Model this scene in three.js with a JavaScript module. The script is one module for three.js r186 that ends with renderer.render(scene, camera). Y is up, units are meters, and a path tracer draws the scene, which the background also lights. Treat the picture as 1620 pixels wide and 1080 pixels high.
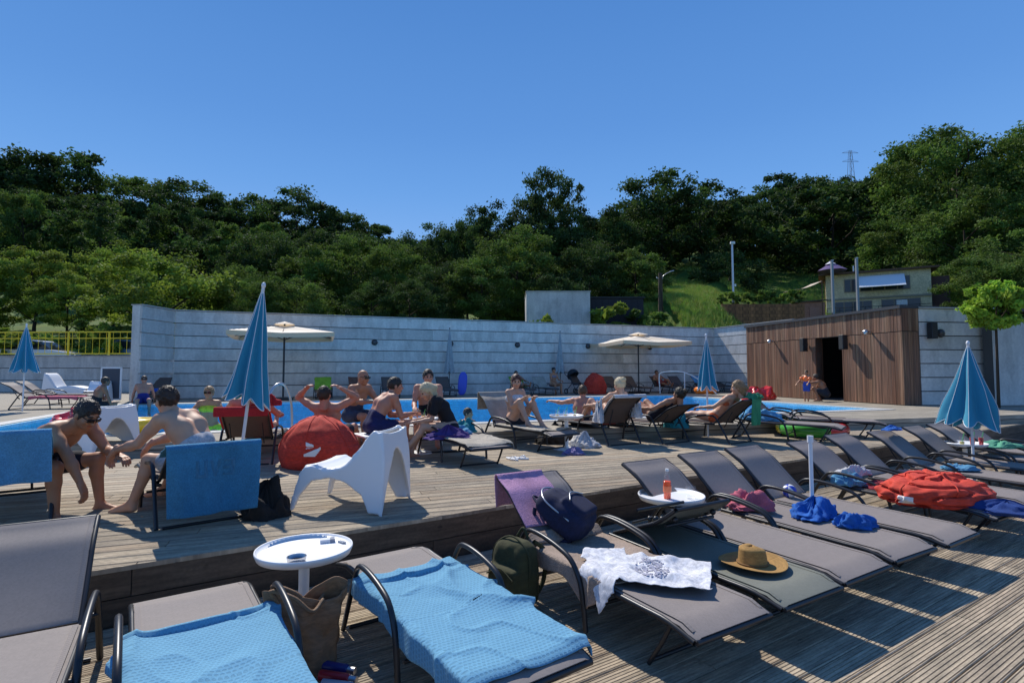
import * as THREE from 'three';
import { mergeGeometries, mergeVertices } from 'three/addons/utils/BufferGeometryUtils.js';
import { RoundedBoxGeometry } from 'three/addons/geometries/RoundedBoxGeometry.js';

// ---------------------------------------------------------------- camera, sky, sun, exposure
const scene = new THREE.Scene();
const camera = new THREE.PerspectiveCamera(64.2, 1620 / 1080, 0.05, 3000);
camera.position.set(0, 1.58, 0);
camera.rotation.set(0.0558, 0, 0);
scene.add(camera);

const SKY_GAIN = 1.0;
{ // clear summer sky: pale towards the horizon, deep blue overhead
  const w = 256, h = 128, a = new Float32Array(w * h * 4);
  const stops = [[-90, .10, .11, .10], [-2, .14, .20, .25], [0, .38, .57, .90], [8, .29, .51, .90], [14, .205, .43, .86], [18, .155, .375, .81], [24, .118, .31, .73], [34, .088, .255, .645], [60, .04, .145, .45], [90, .025, .10, .36]];
  for (let j = 0; j < h; j++) {
    const el = (j + .5) / h * 180 - 90;
    let k = 0; while (k < stops.length - 2 && el > stops[k + 1][0]) k++;
    const A = stops[k], B = stops[k + 1], t = Math.min(1, Math.max(0, (el - A[0]) / (B[0] - A[0])));
    for (let i = 0; i < w; i++) for (let c = 0; c < 4; c++) a[(j * w + i) * 4 + c] = c === 3 ? 1 : (A[c + 1] + (B[c + 1] - A[c + 1]) * t) * SKY_GAIN;
  }
  const sky = new THREE.DataTexture(a, w, h, THREE.RGBAFormat, THREE.FloatType);
  sky.mapping = THREE.EquirectangularReflectionMapping; sky.magFilter = THREE.LinearFilter; sky.minFilter = THREE.LinearFilter; sky.needsUpdate = true;
  scene.background = sky; scene.environment = sky;
}
const sun = new THREE.DirectionalLight(new THREE.Color(1, .95, .86), 5);
sun.position.set(-33.5, 74.3, -57); sun.target.position.set(0, 0, 0);
sun.castShadow = true; sun.shadow.radius = 1; sun.shadow.mapSize.set(4096, 4096);
Object.assign(sun.shadow.camera, { left: -60, right: 60, top: 60, bottom: -60, near: 1, far: 260 });
scene.add(sun, sun.target);
const renderer = new THREE.WebGLRenderer({ antialias: true });
renderer.setSize(1024, 682);
renderer.toneMapping = THREE.LinearToneMapping;
renderer.toneMappingExposure = 1.0;
renderer.shadowMap.enabled = true;

// ---------------------------------------------------------------- small tools
function RNG(seed) { let s = seed >>> 0; return () => { s = (s + 0x6D2B79F5) | 0; let t = Math.imul(s ^ (s >>> 15), 1 | s); t = (t + Math.imul(t ^ (t >>> 7), 61 | t)) ^ t; return ((t ^ (t >>> 14)) >>> 0) / 4294967296; }; }
const R = RNG(7);
const { PI, sin, cos, abs, min, max, sqrt, hypot, floor, atan2, tan } = Math;
const clamp = (x, a = 0, b = 1) => min(b, max(a, x)), mix = (a, b, t) => a + (b - a) * t, smooth = (a, b, x) => { const t = clamp((x - a) / (b - a)); return t * t * (3 - 2 * t); };
const V3 = (x, y, z) => new THREE.Vector3(x, y, z);
const rad = d => d * PI / 180;
const hash = (x, y, z = 0) => { let n = Math.imul(x | 0, 374761393) ^ Math.imul(y | 0, 668265263) ^ Math.imul(z | 0, 2147483647 - 1640531527); n = Math.imul(n ^ (n >>> 13), 1274126177); return ((n ^ (n >>> 16)) >>> 0) / 4294967296; };
function noise3(x, y, z = 0) {
  const i = floor(x), j = floor(y), k = floor(z), f = x - i, g = y - j, h = z - k, u = f * f * (3 - 2 * f), v = g * g * (3 - 2 * g), w = h * h * (3 - 2 * h);
  const L = (a, b, t) => a + (b - a) * t;
  return L(L(L(hash(i, j, k), hash(i + 1, j, k), u), L(hash(i, j + 1, k), hash(i + 1, j + 1, k), u), v), L(L(hash(i, j, k + 1), hash(i + 1, j, k + 1), u), L(hash(i, j + 1, k + 1), hash(i + 1, j + 1, k + 1), u), v), w) * 2 - 1;
}
const fbm = (x, y, z = 0, o = 4) => { let s = 0, a = .5; for (let i = 0; i < o; i++) { s += a * noise3(x, y, z + i * 7.3); x *= 2.03; y *= 2.03; z *= 2.03; a *= .5; } return s; };
function pnoise(x, y, px, py, seed) { // periodic value noise, -1..1
  const i = floor(x), j = floor(y), f = x - i, g = y - j, u = f * f * (3 - 2 * f), v = g * g * (3 - 2 * g), m = (n, p) => ((n % p) + p) % p;
  const H = (a, b) => hash(m(a, px), m(b, py), seed);
  return mix(mix(H(i, j), H(i + 1, j), u), mix(H(i, j + 1), H(i + 1, j + 1), u), v) * 2 - 1;
}
const pfbm = (u, v, fx, fy, o, seed) => { let s = 0, a = .5; for (let i = 0; i < o; i++) { s += a * pnoise(u * fx, v * fy, fx, fy, seed + i); fx *= 2; fy *= 2; a *= .5; } return s; };

function tex(n, m, f, { color = true, rx = 1, ry = 1 } = {}) { // f(u, v) -> grey or [r, g, b] in 0..1 (sRGB values for colours)
  const a = new Uint8Array(n * m * 4);
  for (let j = 0; j < m; j++) for (let i = 0; i < n; i++) {
    const c = f((i + .5) / n, (j + .5) / m), k = (j * n + i) * 4;
    for (let q = 0; q < 3; q++) a[k + q] = clamp(c.length ? c[q] : c) * 255;
    a[k + 3] = 255;
  }
  const t = new THREE.DataTexture(a, n, m); t.wrapS = t.wrapT = THREE.RepeatWrapping; t.magFilter = THREE.LinearFilter; t.minFilter = THREE.LinearMipmapLinearFilter; t.generateMipmaps = true;
  if (color) t.colorSpace = THREE.SRGBColorSpace;
  t.repeat.set(rx, ry); t.needsUpdate = true; return t;
}
const lin = (r, g, b) => new THREE.Color().setRGB(r, g, b);
const std = (c, rough = .7, o = {}) => new THREE.MeshStandardMaterial({ color: c.isColor ? c : lin(...c), roughness: rough, side: THREE.DoubleSide, ...o });
const phys = (c, rough = .7, o = {}) => new THREE.MeshPhysicalMaterial({ color: c.isColor ? c : lin(...c), roughness: rough, side: THREE.DoubleSide, ...o });

// names, things, parts
const taken = new Map();
function numbered(name) { const n = taken.get(name) || 0; taken.set(name, n + 1); return n ? `${name}_${String(n).padStart(3, '0')}` : name; }
function shade(o) { o.castShadow = o.receiveShadow = true; return o; }
function part(name, geo, m, parent) { const o = shade(new THREE.Mesh(Array.isArray(geo) ? merge(geo) : geo, m)); o.name = name; parent.add(o); return o; }
const head = (hx, hd) => atan2(hx, -hd);                     // turn that points local +z along (x, depth)
function thing(name, label, category, [x, y, d] = [0, 0, 0], turn = 0, group) {
  const o = new THREE.Group(); o.name = numbered(name); o.position.set(x, y, -d); o.rotation.y = turn;
  o.userData = { label, category }; if (group) o.userData.group = group; scene.add(o); return o;
}
function solo(name, label, category, geo, m, [x, y, d] = [0, 0, 0], turn = 0, group) { // a thing that is one mesh
  const o = shade(new THREE.Mesh(Array.isArray(geo) ? merge(geo) : geo, m)); o.name = numbered(name); o.position.set(x, y, -d); o.rotation.y = turn;
  o.userData = { label, category }; if (group) o.userData.group = group; scene.add(o); return o;
}
function setting(name, geo, m, kind = 'structure') { const o = m ? shade(new THREE.Mesh(geo, m)) : new THREE.Group(); o.name = numbered(name); o.userData = { kind }; scene.add(o); return o; }
function copyOf(o, label, [x, y, d], turn = o.rotation.y, group) { const c = o.clone(); c.name = numbered(o.name.replace(/_\d{3}$/, '')); c.userData = { ...o.userData, label }; if (group) c.userData.group = group; c.position.set(x, y, -d); c.rotation.y = turn; scene.add(c); return c; }
function at(o, like) { o.position.copy(like.position); o.rotation.copy(like.rotation); return o; }

// geometry tools
function merge(list) { const a = list.map(g => { const q = g.index ? g.toNonIndexed() : g; for (const k of Object.keys(q.attributes)) if (!['position', 'normal', 'uv', 'color'].includes(k)) q.deleteAttribute(k); if (!q.attributes.uv) q.setAttribute('uv', new THREE.BufferAttribute(new Float32Array(q.attributes.position.count * 2), 2)); return q; }); return a.length === 1 ? a[0] : mergeGeometries(a); }
function tf(g, [x, y, z] = [0, 0, 0], [a, b, c] = [0, 0, 0], s = 1) { const S = Array.isArray(s) ? s : [s, s, s]; return g.applyMatrix4(new THREE.Matrix4().compose(V3(x, y, z), new THREE.Quaternion().setFromEuler(new THREE.Euler(a, b, c)), V3(...S))); }
function box(w, h, d, p = [0, 0, 0], r = [0, 0, 0], ou = 0, ov = 0) { // uv in metres
  const g = new THREE.BoxGeometry(w, h, d), uv = g.attributes.uv, n = g.attributes.normal;
  for (let i = 0; i < uv.count; i++) { const ax = abs(n.getX(i)) > .5, ay = abs(n.getY(i)) > .5; uv.setXY(i, uv.getX(i) * (ax ? d : w) + ou, uv.getY(i) * (ay ? d : h) + ov); }
  return tf(g, p, r);
}
const rbox = (w, h, d, r, p = [0, 0, 0], rot = [0, 0, 0], seg = 2) => tf(new RoundedBoxGeometry(w, h, d, seg, r), p, rot);
function tube(pts, r, seg = 24, rs = 8, closed = false) { const c = new THREE.CatmullRomCurve3(pts.map(p => V3(...p)), closed, 'centripetal'); return new THREE.TubeGeometry(c, seg, r, rs, closed); }
function rod(a, b, r0, r1 = r0, rs = 8) { const A = V3(...a), B = V3(...b), d = B.clone().sub(A), g = new THREE.CylinderGeometry(r1, r0, d.length(), rs); g.applyQuaternion(new THREE.Quaternion().setFromUnitVectors(V3(0, 1, 0), d.clone().normalize())); return g.translate((A.x + B.x) / 2, (A.y + B.y) / 2, (A.z + B.z) / 2); }
function lathe(pts, seg = 32) { return new THREE.LatheGeometry(pts.map(p => new THREE.Vector2(...p)), seg); }
function surf(f, nu, nv, closeU = false) { // f(u, v) -> [x, y, z]; smooth sheet, uv 0..1
  const p = [], uv = [], ix = [];
  for (let j = 0; j <= nv; j++) for (let i = 0; i <= nu; i++) { p.push(...f(i / nu, j / nv)); uv.push(i / nu, j / nv); }
  for (let j = 0; j < nv; j++) for (let i = 0; i < nu; i++) { const a = j * (nu + 1) + i, b = a + 1, c = a + nu + 1, d = c + 1; ix.push(a, b, d, a, d, c); }
  const g = new THREE.BufferGeometry(); g.setAttribute('position', new THREE.Float32BufferAttribute(p, 3)); g.setAttribute('uv', new THREE.Float32BufferAttribute(uv, 2)); g.setIndex(ix); g.computeVertexNormals(); return g;
}
function slab(f, nu, nv, th, su = 1, sv = 1, keep) { // thick sheet; keep(u, v) cuts an outline out of the grid
  const base = surf(f, nu, nv), P = base.attributes.position, N = base.attributes.normal, W = nu + 1, p = [], uv = [], ix = [], n = P.count;
  for (const s of [1, -1]) for (let i = 0; i < n; i++) { p.push(P.getX(i) + N.getX(i) * th * s / 2, P.getY(i) + N.getY(i) * th * s / 2, P.getZ(i) + N.getZ(i) * th * s / 2); uv.push((i % W) / nu * su, floor(i / W) / nv * sv); }
  const on = (i, j) => i >= 0 && j >= 0 && i < nu && j < nv && (!keep || keep((i + .5) / nu, (j + .5) / nv));
  for (let j = 0; j < nv; j++) for (let i = 0; i < nu; i++) if (on(i, j)) {
    const a = j * W + i, b = a + 1, c = a + W, d = c + 1; ix.push(a, b, d, a, d, c, n + a, n + d, n + b, n + a, n + c, n + d);
    if (!on(i, j - 1)) ix.push(a, n + b, b, a, n + a, n + b); if (!on(i, j + 1)) ix.push(c, d, n + d, c, n + d, n + c);
    if (!on(i - 1, j)) ix.push(a, c, n + c, a, n + c, n + a); if (!on(i + 1, j)) ix.push(b, n + d, d, b, n + b, n + d);
  }
  const g = new THREE.BufferGeometry(); g.setAttribute('position', new THREE.Float32BufferAttribute(p, 3)); g.setAttribute('uv', new THREE.Float32BufferAttribute(uv, 2)); g.setIndex(ix); g.computeVertexNormals(); return g;
}
function clipPoly(poly, a, b, c) { // keep a*x + b*y <= c
  const out = []; for (let i = 0; i < poly.length; i++) { const p = poly[i], q = poly[(i + 1) % poly.length], dp = a * p[0] + b * p[1] - c, dq = a * q[0] + b * q[1] - c; if (dp <= 0) out.push(p); if ((dp < 0 && dq > 0) || (dp > 0 && dq < 0)) { const t = dp / (dp - dq); out.push([p[0] + (q[0] - p[0]) * t, p[1] + (q[1] - p[1]) * t]); } } return out;
}
function prism(poly, y0, y1, dir = [1, 0], ou = 0, ov = 0, bottom = false) { // poly of (x, depth), convex, counter-clockwise seen with depth up; uv along dir in metres
  const p = [], uv = [], n = poly.length, put = (q, y, u, v) => { p.push(q[0], y, -q[1]); uv.push(u + ou, v + ov); }, U = q => q[0] * dir[0] + q[1] * dir[1], W = q => -q[0] * dir[1] + q[1] * dir[0];
  for (let i = 1; i < n - 1; i++) for (const q of [poly[0], poly[i], poly[i + 1]]) put(q, y1, U(q), W(q));
  if (bottom) for (let i = 1; i < n - 1; i++) for (const q of [poly[0], poly[i + 1], poly[i]]) put(q, y0, U(q), W(q));
  for (let i = 0; i < n; i++) { const a = poly[i], b = poly[(i + 1) % n], l = hypot(b[0] - a[0], b[1] - a[1]), ua = U(a); put(a, y0, ua, 0); put(b, y0, ua + l, 0); put(b, y1, ua + l, y1 - y0); put(a, y0, ua, 0); put(b, y1, ua + l, y1 - y0); put(a, y1, ua, y1 - y0); }
  const g = new THREE.BufferGeometry(); g.setAttribute('position', new THREE.Float32BufferAttribute(p, 3)); g.setAttribute('uv', new THREE.Float32BufferAttribute(uv, 2)); g.computeVertexNormals(); return g;
}
// distance field meshed by surface nets: limbs, bags, moulded plastic
class Field {
  constructor(lo, hi, cell) { this.lo = lo; this.c = cell; this.n = [0, 1, 2].map(i => Math.ceil((hi[i] - lo[i]) / cell) + 2); this.d = new Float32Array(this.n[0] * this.n[1] * this.n[2]).fill(1); }
  add(f, lo, hi, k = .02, cut = false) {
    const { n, c, d } = this, m = cut ? 0 : k + 2.5 * c, a = [0, 1, 2].map(i => max(0, floor((lo[i] - m - this.lo[i]) / c))), b = [0, 1, 2].map(i => min(n[i] - 1, Math.ceil((hi[i] + m - this.lo[i]) / c)));
    for (let z = a[2]; z <= b[2]; z++) for (let y = a[1]; y <= b[1]; y++) for (let x = a[0]; x <= b[0]; x++) {
      const i = (z * n[1] + y) * n[0] + x, o = d[i], v = f(this.lo[0] + x * c, this.lo[1] + y * c, this.lo[2] + z * c);
      if (cut) { d[i] = max(o, -v); continue; }
      const h = max(k - abs(o - v), 0) / k; d[i] = min(o, v) - h * h * k * .25;
    } return this;
  }
  cap(A, B, ra, rb = ra, k = .02) {
    const [ax, ay, az] = A, bx = B[0] - ax, by = B[1] - ay, bz = B[2] - az, L = bx * bx + by * by + bz * bz || 1e-9, r = max(ra, rb);
    return this.add((x, y, z) => { const px = x - ax, py = y - ay, pz = z - az, t = clamp((px * bx + py * by + pz * bz) / L), qx = px - bx * t, qy = py - by * t, qz = pz - bz * t; return sqrt(qx * qx + qy * qy + qz * qz) - (ra + (rb - ra) * t); }, [0, 1, 2].map(i => min(A[i], B[i]) - r), [0, 1, 2].map(i => max(A[i], B[i]) + r), k);
  }
  ell(C, S, k = .02, cut = false) { return this.add((x, y, z) => { const a = (x - C[0]) / S[0], b = (y - C[1]) / S[1], c = (z - C[2]) / S[2], l = sqrt(a * a + b * b + c * c); return l < 1e-6 ? -min(...S) : l * (l - 1) / sqrt((a / S[0]) ** 2 + (b / S[1]) ** 2 + (c / S[2]) ** 2); }, C.map((v, i) => v - S[i]), C.map((v, i) => v + S[i]), k, cut); }
  mesh(color) {
    const { n, c, d, lo } = this, [nx, ny] = n, id = new Int32Array(d.length).fill(-1), p = [], col = [], ix = [], off = [0, 1, nx, nx + 1, nx * ny, nx * ny + 1, nx * ny + nx, nx * ny + nx + 1], E = [[0, 1], [2, 3], [4, 5], [6, 7], [0, 2], [1, 3], [4, 6], [5, 7], [0, 4], [1, 5], [2, 6], [3, 7]];
    for (let z = 0; z < n[2] - 1; z++) for (let y = 0; y < ny - 1; y++) for (let x = 0; x < nx - 1; x++) {
      const i = (z * ny + y) * nx + x; let m = 0; for (let k = 0; k < 8; k++) if (d[i + off[k]] < 0) m |= 1 << k;
      if (m === 0 || m === 255) continue;
      let sx = 0, sy = 0, sz = 0, q = 0;
      for (const [a, b] of E) { const va = d[i + off[a]], vb = d[i + off[b]]; if ((va < 0) === (vb < 0)) continue; const t = va / (va - vb); sx += (a & 1) + t * ((b & 1) - (a & 1)); sy += ((a >> 1) & 1) + t * (((b >> 1) & 1) - ((a >> 1) & 1)); sz += (a >> 2) + t * ((b >> 2) - (a >> 2)); q++; }
      id[i] = p.length / 3; const P = [lo[0] + (x + sx / q) * c, lo[1] + (y + sy / q) * c, lo[2] + (z + sz / q) * c]; p.push(...P); if (color) col.push(...color(...P));
    }
    const S = [1, nx, nx * ny];
    for (let z = 1; z < n[2] - 1; z++) for (let y = 1; y < ny - 1; y++) for (let x = 1; x < nx - 1; x++) {
      const i = (z * ny + y) * nx + x, s = d[i] < 0;
      for (let a = 0; a < 3; a++) if ((d[i + S[a]] < 0) !== s) { const u = S[(a + 1) % 3], v = S[(a + 2) % 3], A = id[i], B = id[i - u], C = id[i - u - v], D = id[i - v]; if (A < 0 || B < 0 || C < 0 || D < 0) continue; s ? ix.push(A, B, C, A, C, D) : ix.push(A, C, B, A, D, C); }
    }
    const g = new THREE.BufferGeometry(); g.setAttribute('position', new THREE.Float32BufferAttribute(p, 3)); if (color) g.setAttribute('color', new THREE.Float32BufferAttribute(col, 3));
    const uv = new Float32Array(p.length / 3 * 2); for (let i = 0; i < p.length / 3; i++) { uv[i * 2] = p[i * 3] + p[i * 3 + 2] * .7; uv[i * 2 + 1] = p[i * 3 + 1] + p[i * 3 + 2] * .3; } g.setAttribute('uv', new THREE.BufferAttribute(uv, 2));
    g.setIndex(ix); g.computeVertexNormals(); return g;
  }
}

// ---------------------------------------------------------------- materials of the setting
const grain = (u, v, s, fx = 4, fy = 24) => pfbm(u, v, fx, fy, 4, s);
const T = {};
T.deck = tex(1024, 64, (u, v) => { const g = pfbm(u, v, 10, 8, 4, 3), k = pfbm(u, v, 5, 2, 3, 11), f = pfbm(u, v, 120, 16, 2, 5), kn = smooth(.42, .5, pfbm(u, v, 14, 2, 2, 33)); const b = .78 + .2 * g + .12 * k + .1 * f - .16 * kn; return [b * 1.0, b * .95, b * .87]; });
T.deckBump = tex(512, 64, (u, v) => .5 + .5 * pfbm(u, v, 24, 16, 3, 8), { color: false });
T.planks = tex(1024, 512, (u, v) => { const r = floor(v * 8), f = v * 8 - r, o = hash(r, 3), g = pfbm((u + o) % 1, v, 10, 64, 4, 3), gap = f < .05 || f > .95 ? .45 : 1, tone = .9 + .2 * hash(r, 9); const b = (.7 + .22 * g) * gap * tone; return [b, b * .955, b * .88]; });
T.concrete = tex(1024, 1024, (u, v) => { const g = pfbm(u, v, 5, 5, 5, 21), f = pfbm(u, v, 60, 60, 3, 23), s = pfbm(u, v, 22, 3, 4, 25), pit = pfbm(u, v, 140, 140, 2, 29) > .42 ? -.1 : 0, st = smooth(.12, .4, pfbm(u, v, 9, 4, 4, 61)); const b = .85 + .07 * g + .05 * f + .05 * s + pit * .5 - .06 * st; return [b, b * .99, b * .97]; });
T.concreteBump = tex(512, 512, (u, v) => .5 + .4 * pfbm(u, v, 30, 30, 4, 31), { color: false });
T.timber = tex(256, 1024, (u, v) => { const g = pfbm(u, v, 22, 3, 4, 41), k = pfbm(u, v, 5, 2, 3, 43), st = pfbm(u, v, 40, 1, 3, 45); const b = .7 + .24 * g + .14 * k + .16 * st; return [b, b * .96, b * .93]; });
T.grass = tex(1024, 1024, (u, v) => { const g = pfbm(u, v, 6, 6, 5, 51), f = pfbm(u, v, 90, 90, 3, 53), d = smooth(.1, .5, pfbm(u, v, 12, 12, 4, 57)); return [.42 + .16 * g + .16 * f + .14 * d, .52 + .1 * g + .16 * f, .2 + .08 * f + .06 * d]; });
T.weave = tex(256, 256, (u, v) => { const a = sin(u * 2 * PI * 64) * .5 + .5, b = sin(v * 2 * PI * 64) * .5 + .5, q = (floor(u * 64) + floor(v * 64)) % 2; return .78 + .16 * (q ? a : b) + .05 * pfbm(u, v, 12, 12, 3, 71); });
T.weaveBump = tex(256, 256, (u, v) => { const a = sin(u * 2 * PI * 64), b = sin(v * 2 * PI * 64); return .5 + .25 * ((floor(u * 64) + floor(v * 64)) % 2 ? a : b); }, { color: false });
T.terry = tex(512, 512, (u, v) => .84 + .14 * pfbm(u, v, 120, 120, 2, 81) + .1 * pfbm(u, v, 6, 6, 4, 83));
T.terryBump = tex(512, 512, (u, v) => .5 + .5 * pfbm(u, v, 128, 128, 2, 85), { color: false });
T.scales = tex(512, 512, (u, v) => { const r = floor(v * 12), x = u * 12 + (r % 2) * .5, fx = x - floor(x) - .5, fy = v * 12 - r - .5, e = hypot(fx * 1.15, fy * 1.5); return (e < .44 ? .87 : .95) + .1 * pfbm(u, v, 90, 90, 2, 91); });
T.scalesBump = tex(512, 512, (u, v) => { const r = floor(v * 12), x = u * 12 + (r % 2) * .5, fx = x - floor(x) - .5, fy = v * 12 - r - .5, e = hypot(fx * 1.15, fy * 1.5); return smooth(.3, .5, e) * .8 + .2 * hash(floor(u * 256), floor(v * 256)); }, { color: false });
T.bark = tex(256, 512, (u, v) => { const g = pfbm(u, v, 12, 6, 4, 95); return [.55 + .3 * g, .5 + .28 * g, .44 + .25 * g]; });
T.fine = tex(256, 256, (u, v) => .9 + .16 * pfbm(u, v, 40, 40, 3, 97) + .08 * pfbm(u, v, 5, 5, 3, 99));
const rep = (t, x, y, ou = 0, ov = 0) => { const c = t.clone(); c.repeat.set(x, y); c.offset.set(ou, ov); c.needsUpdate = true; return c; };
const M = {};
M.deck = [[.545, .49, .42], [.465, .425, .375], [.61, .555, .475], [.53, .455, .375]].map((c, i) => std(c, .85, { map: rep(T.deck, .45, 1 / .146, i * .31), bumpMap: rep(T.deckBump, .8, 1 / .146), bumpScale: .0015 }));
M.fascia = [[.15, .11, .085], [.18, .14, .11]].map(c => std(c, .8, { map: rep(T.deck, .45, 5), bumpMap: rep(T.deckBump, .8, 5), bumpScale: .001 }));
M.planks = std([.62, .60, .56], .85, { map: rep(T.planks, .3, 1 / 1.17), bumpMap: rep(T.planks, .3, 1 / 1.17), bumpScale: .004 });
M.coping = std([.6, .59, .56], .7, { map: rep(T.fine, 1, 1) });
M.concrete = [.9, .86, .96, .9, .78].map((k, i) => std([.98 * k, .97 * k, .945 * k], .8, { map: rep(T.concrete, .31, .31, i * .23, i * .37), bumpMap: rep(T.concreteBump, .7, .7), bumpScale: .004 }));
M.core = std([.08, .078, .075], .9);
M.timber = [[.43, .215, .12], [.51, .275, .155], [.36, .17, .095], [.46, .25, .155], [.55, .32, .19]].map((c, i) => std(c, .72, { map: rep(T.timber, 1.6, .4, i * .2, i * .13), bumpMap: rep(T.timber, 1.6, .4), bumpScale: .002 }));
M.dark = std([.02, .02, .022], .6);
M.black = std([.016, .016, .018], .45);
M.steel = std([.5, .5, .52], .35, { metalness: .9 });
M.whitePlastic = phys([.8, .8, .8], .35, { clearcoat: .15, clearcoatRoughness: .4 });
M.whitePaint = std([.78, .78, .77], .5);

// ---------------------------------------------------------------- frames of reference (x, depth)
const D1 = [.839, .545], N1 = [-.545, .839];                  // lower deck: along its boards, and towards the pool
const D2 = [.94, .342], N2 = [-.342, .94];                    // pool, its wall and the middle deck
const LOW = 0, MID = .35, POOL = .55, STEP = 4.3;
const corner = [10.1, 15.1];
const pool = (s, t) => [corner[0] + s * D2[0] + t * N2[0], corner[1] + s * D2[1] + t * N2[1]];

// one grooved deck board: profile across, swept along; ends may be cut at a slant
function board(D, N, t0, w, u0, u1, y, grooves, ou) {
  const prof = [[0, y - .03], [0, y - .004], [.004, y]];
  for (let g = 0; g < grooves; g++) { const c = (g + .5) / grooves * w, q = .0035; prof.push([c - q, y], [c - q * .6, y - .006], [c + q * .6, y - .006], [c + q, y]); }
  prof.push([w - .004, y], [w, y - .004], [w, y - .03]);
  const p = [], uv = [], put = (u, [v, h]) => { const t = t0 + v; p.push(u * D[0] + t * N[0], h, -(u * D[1] + t * N[1])); uv.push(u + ou, v); };
  for (let i = 0; i < prof.length - 1; i++) { const a = prof[i], b = prof[i + 1], a0 = u0(t0 + a[0]), a1 = u1(t0 + a[0]), b0 = u0(t0 + b[0]), b1 = u1(t0 + b[0]); put(a0, a); put(a1, a); put(b1, b); put(a0, a); put(b1, b); put(b0, b); }
  for (const e of [u0, u1]) { const A = prof[0], B = [0, y], C = [w, y], E = prof[prof.length - 1]; for (const q of [A, E, C, A, C, B]) put(e(t0 + q[0]), q); }
  const g = new THREE.BufferGeometry(); g.setAttribute('position', new THREE.Float32BufferAttribute(p, 3)); g.setAttribute('uv', new THREE.Float32BufferAttribute(uv, 2)); g.computeVertexNormals(); return g;
}
const PITCH = .146, BW = .139;
{ // lower deck
  const deck = setting('lower_deck');
  part('joists', prism([[-9, -4], [22, -4], [22, 16], [-9, 16]].reduce((p) => p, clipPoly([[-9, -4], [22, -4], [22, 18], [-9, 18]], N1[0], N1[1], STEP - .03)), -.25, -.055, D1), M.core, deck);
  let n = 0;
  for (let r = 0; r < 34; r++) {
    const t = STEP - .045 - (r + 1) * PITCH; let u = -8 + R() * 2;
    while (u < 15) { const l = 3.2 + (R() < .5 ? .8 : 0), a = u, b = min(u + l, 16); const [dx, dd] = [(a + b) / 2 * D1[0] + t * N1[0], (a + b) / 2 * D1[1] + t * N1[1]]; if (dd > -.5 && abs(dx) < dd * 1.25 + 5) part('board', board(D1, N1, t, BW, () => a + .003, () => b - .003, LOW, 6, R() * 9), M.deck[floor(R() * 4)], deck), n++; u += l; }
  }
}
{ // middle deck, one step up, its front edge cut at a slant
  const deck = setting('middle_deck');
  const lim = t => min((.975 * t - STEP) / .2254, (10.03 - t) / .0963, 19);
  for (let r = 0; r < 68; r++) {
    const t = 1.45 + r * PITCH; let u = -13.5 + R() * 2; const end = max(lim(t), lim(t + BW));
    while (u < end) { const l = r < 40 ? 3.6 : 5.4, a = u, b = min(u + l, 99); part('board', board(D2, N2, t, BW, v => min(a + .003, lim(v) - .004), v => min(b - .003, lim(v) - .003), MID, r < 36 ? 5 : 0, R() * 9), M.deck[floor(R() * 4)], deck); u += l; }
  }
  const base = clipPoly(clipPoly([[-17, -2], [25, -2], [25, 20], [-17, 20]], -N1[0], -N1[1], -STEP - .03), .0963 * D2[0] + N2[0], .0963 * D2[1] + N2[1], 10.02);
  part('joists', prism(base, -.2, MID - .05, D2), M.core, deck);
  for (let k = 0; k < 2; k++) for (let u = -8.2 + k * 1.3; u < 17; u += 3.4) { // riser planks
    const y0 = .004 + k * .172, g = prism([[u * D1[0] + STEP * N1[0], u * D1[1] + STEP * N1[1]], [(u + 3.394) * D1[0] + STEP * N1[0], (u + 3.394) * D1[1] + STEP * N1[1]], [(u + 3.394) * D1[0] + (STEP + .028) * N1[0], (u + 3.394) * D1[1] + (STEP + .028) * N1[1]], [u * D1[0] + (STEP + .028) * N1[0], u * D1[1] + (STEP + .028) * N1[1]]], y0 - .02, y0 + .145, D1, R() * 5); part('riser_plank', g, M.fascia[k], deck);
  }
}
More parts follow.
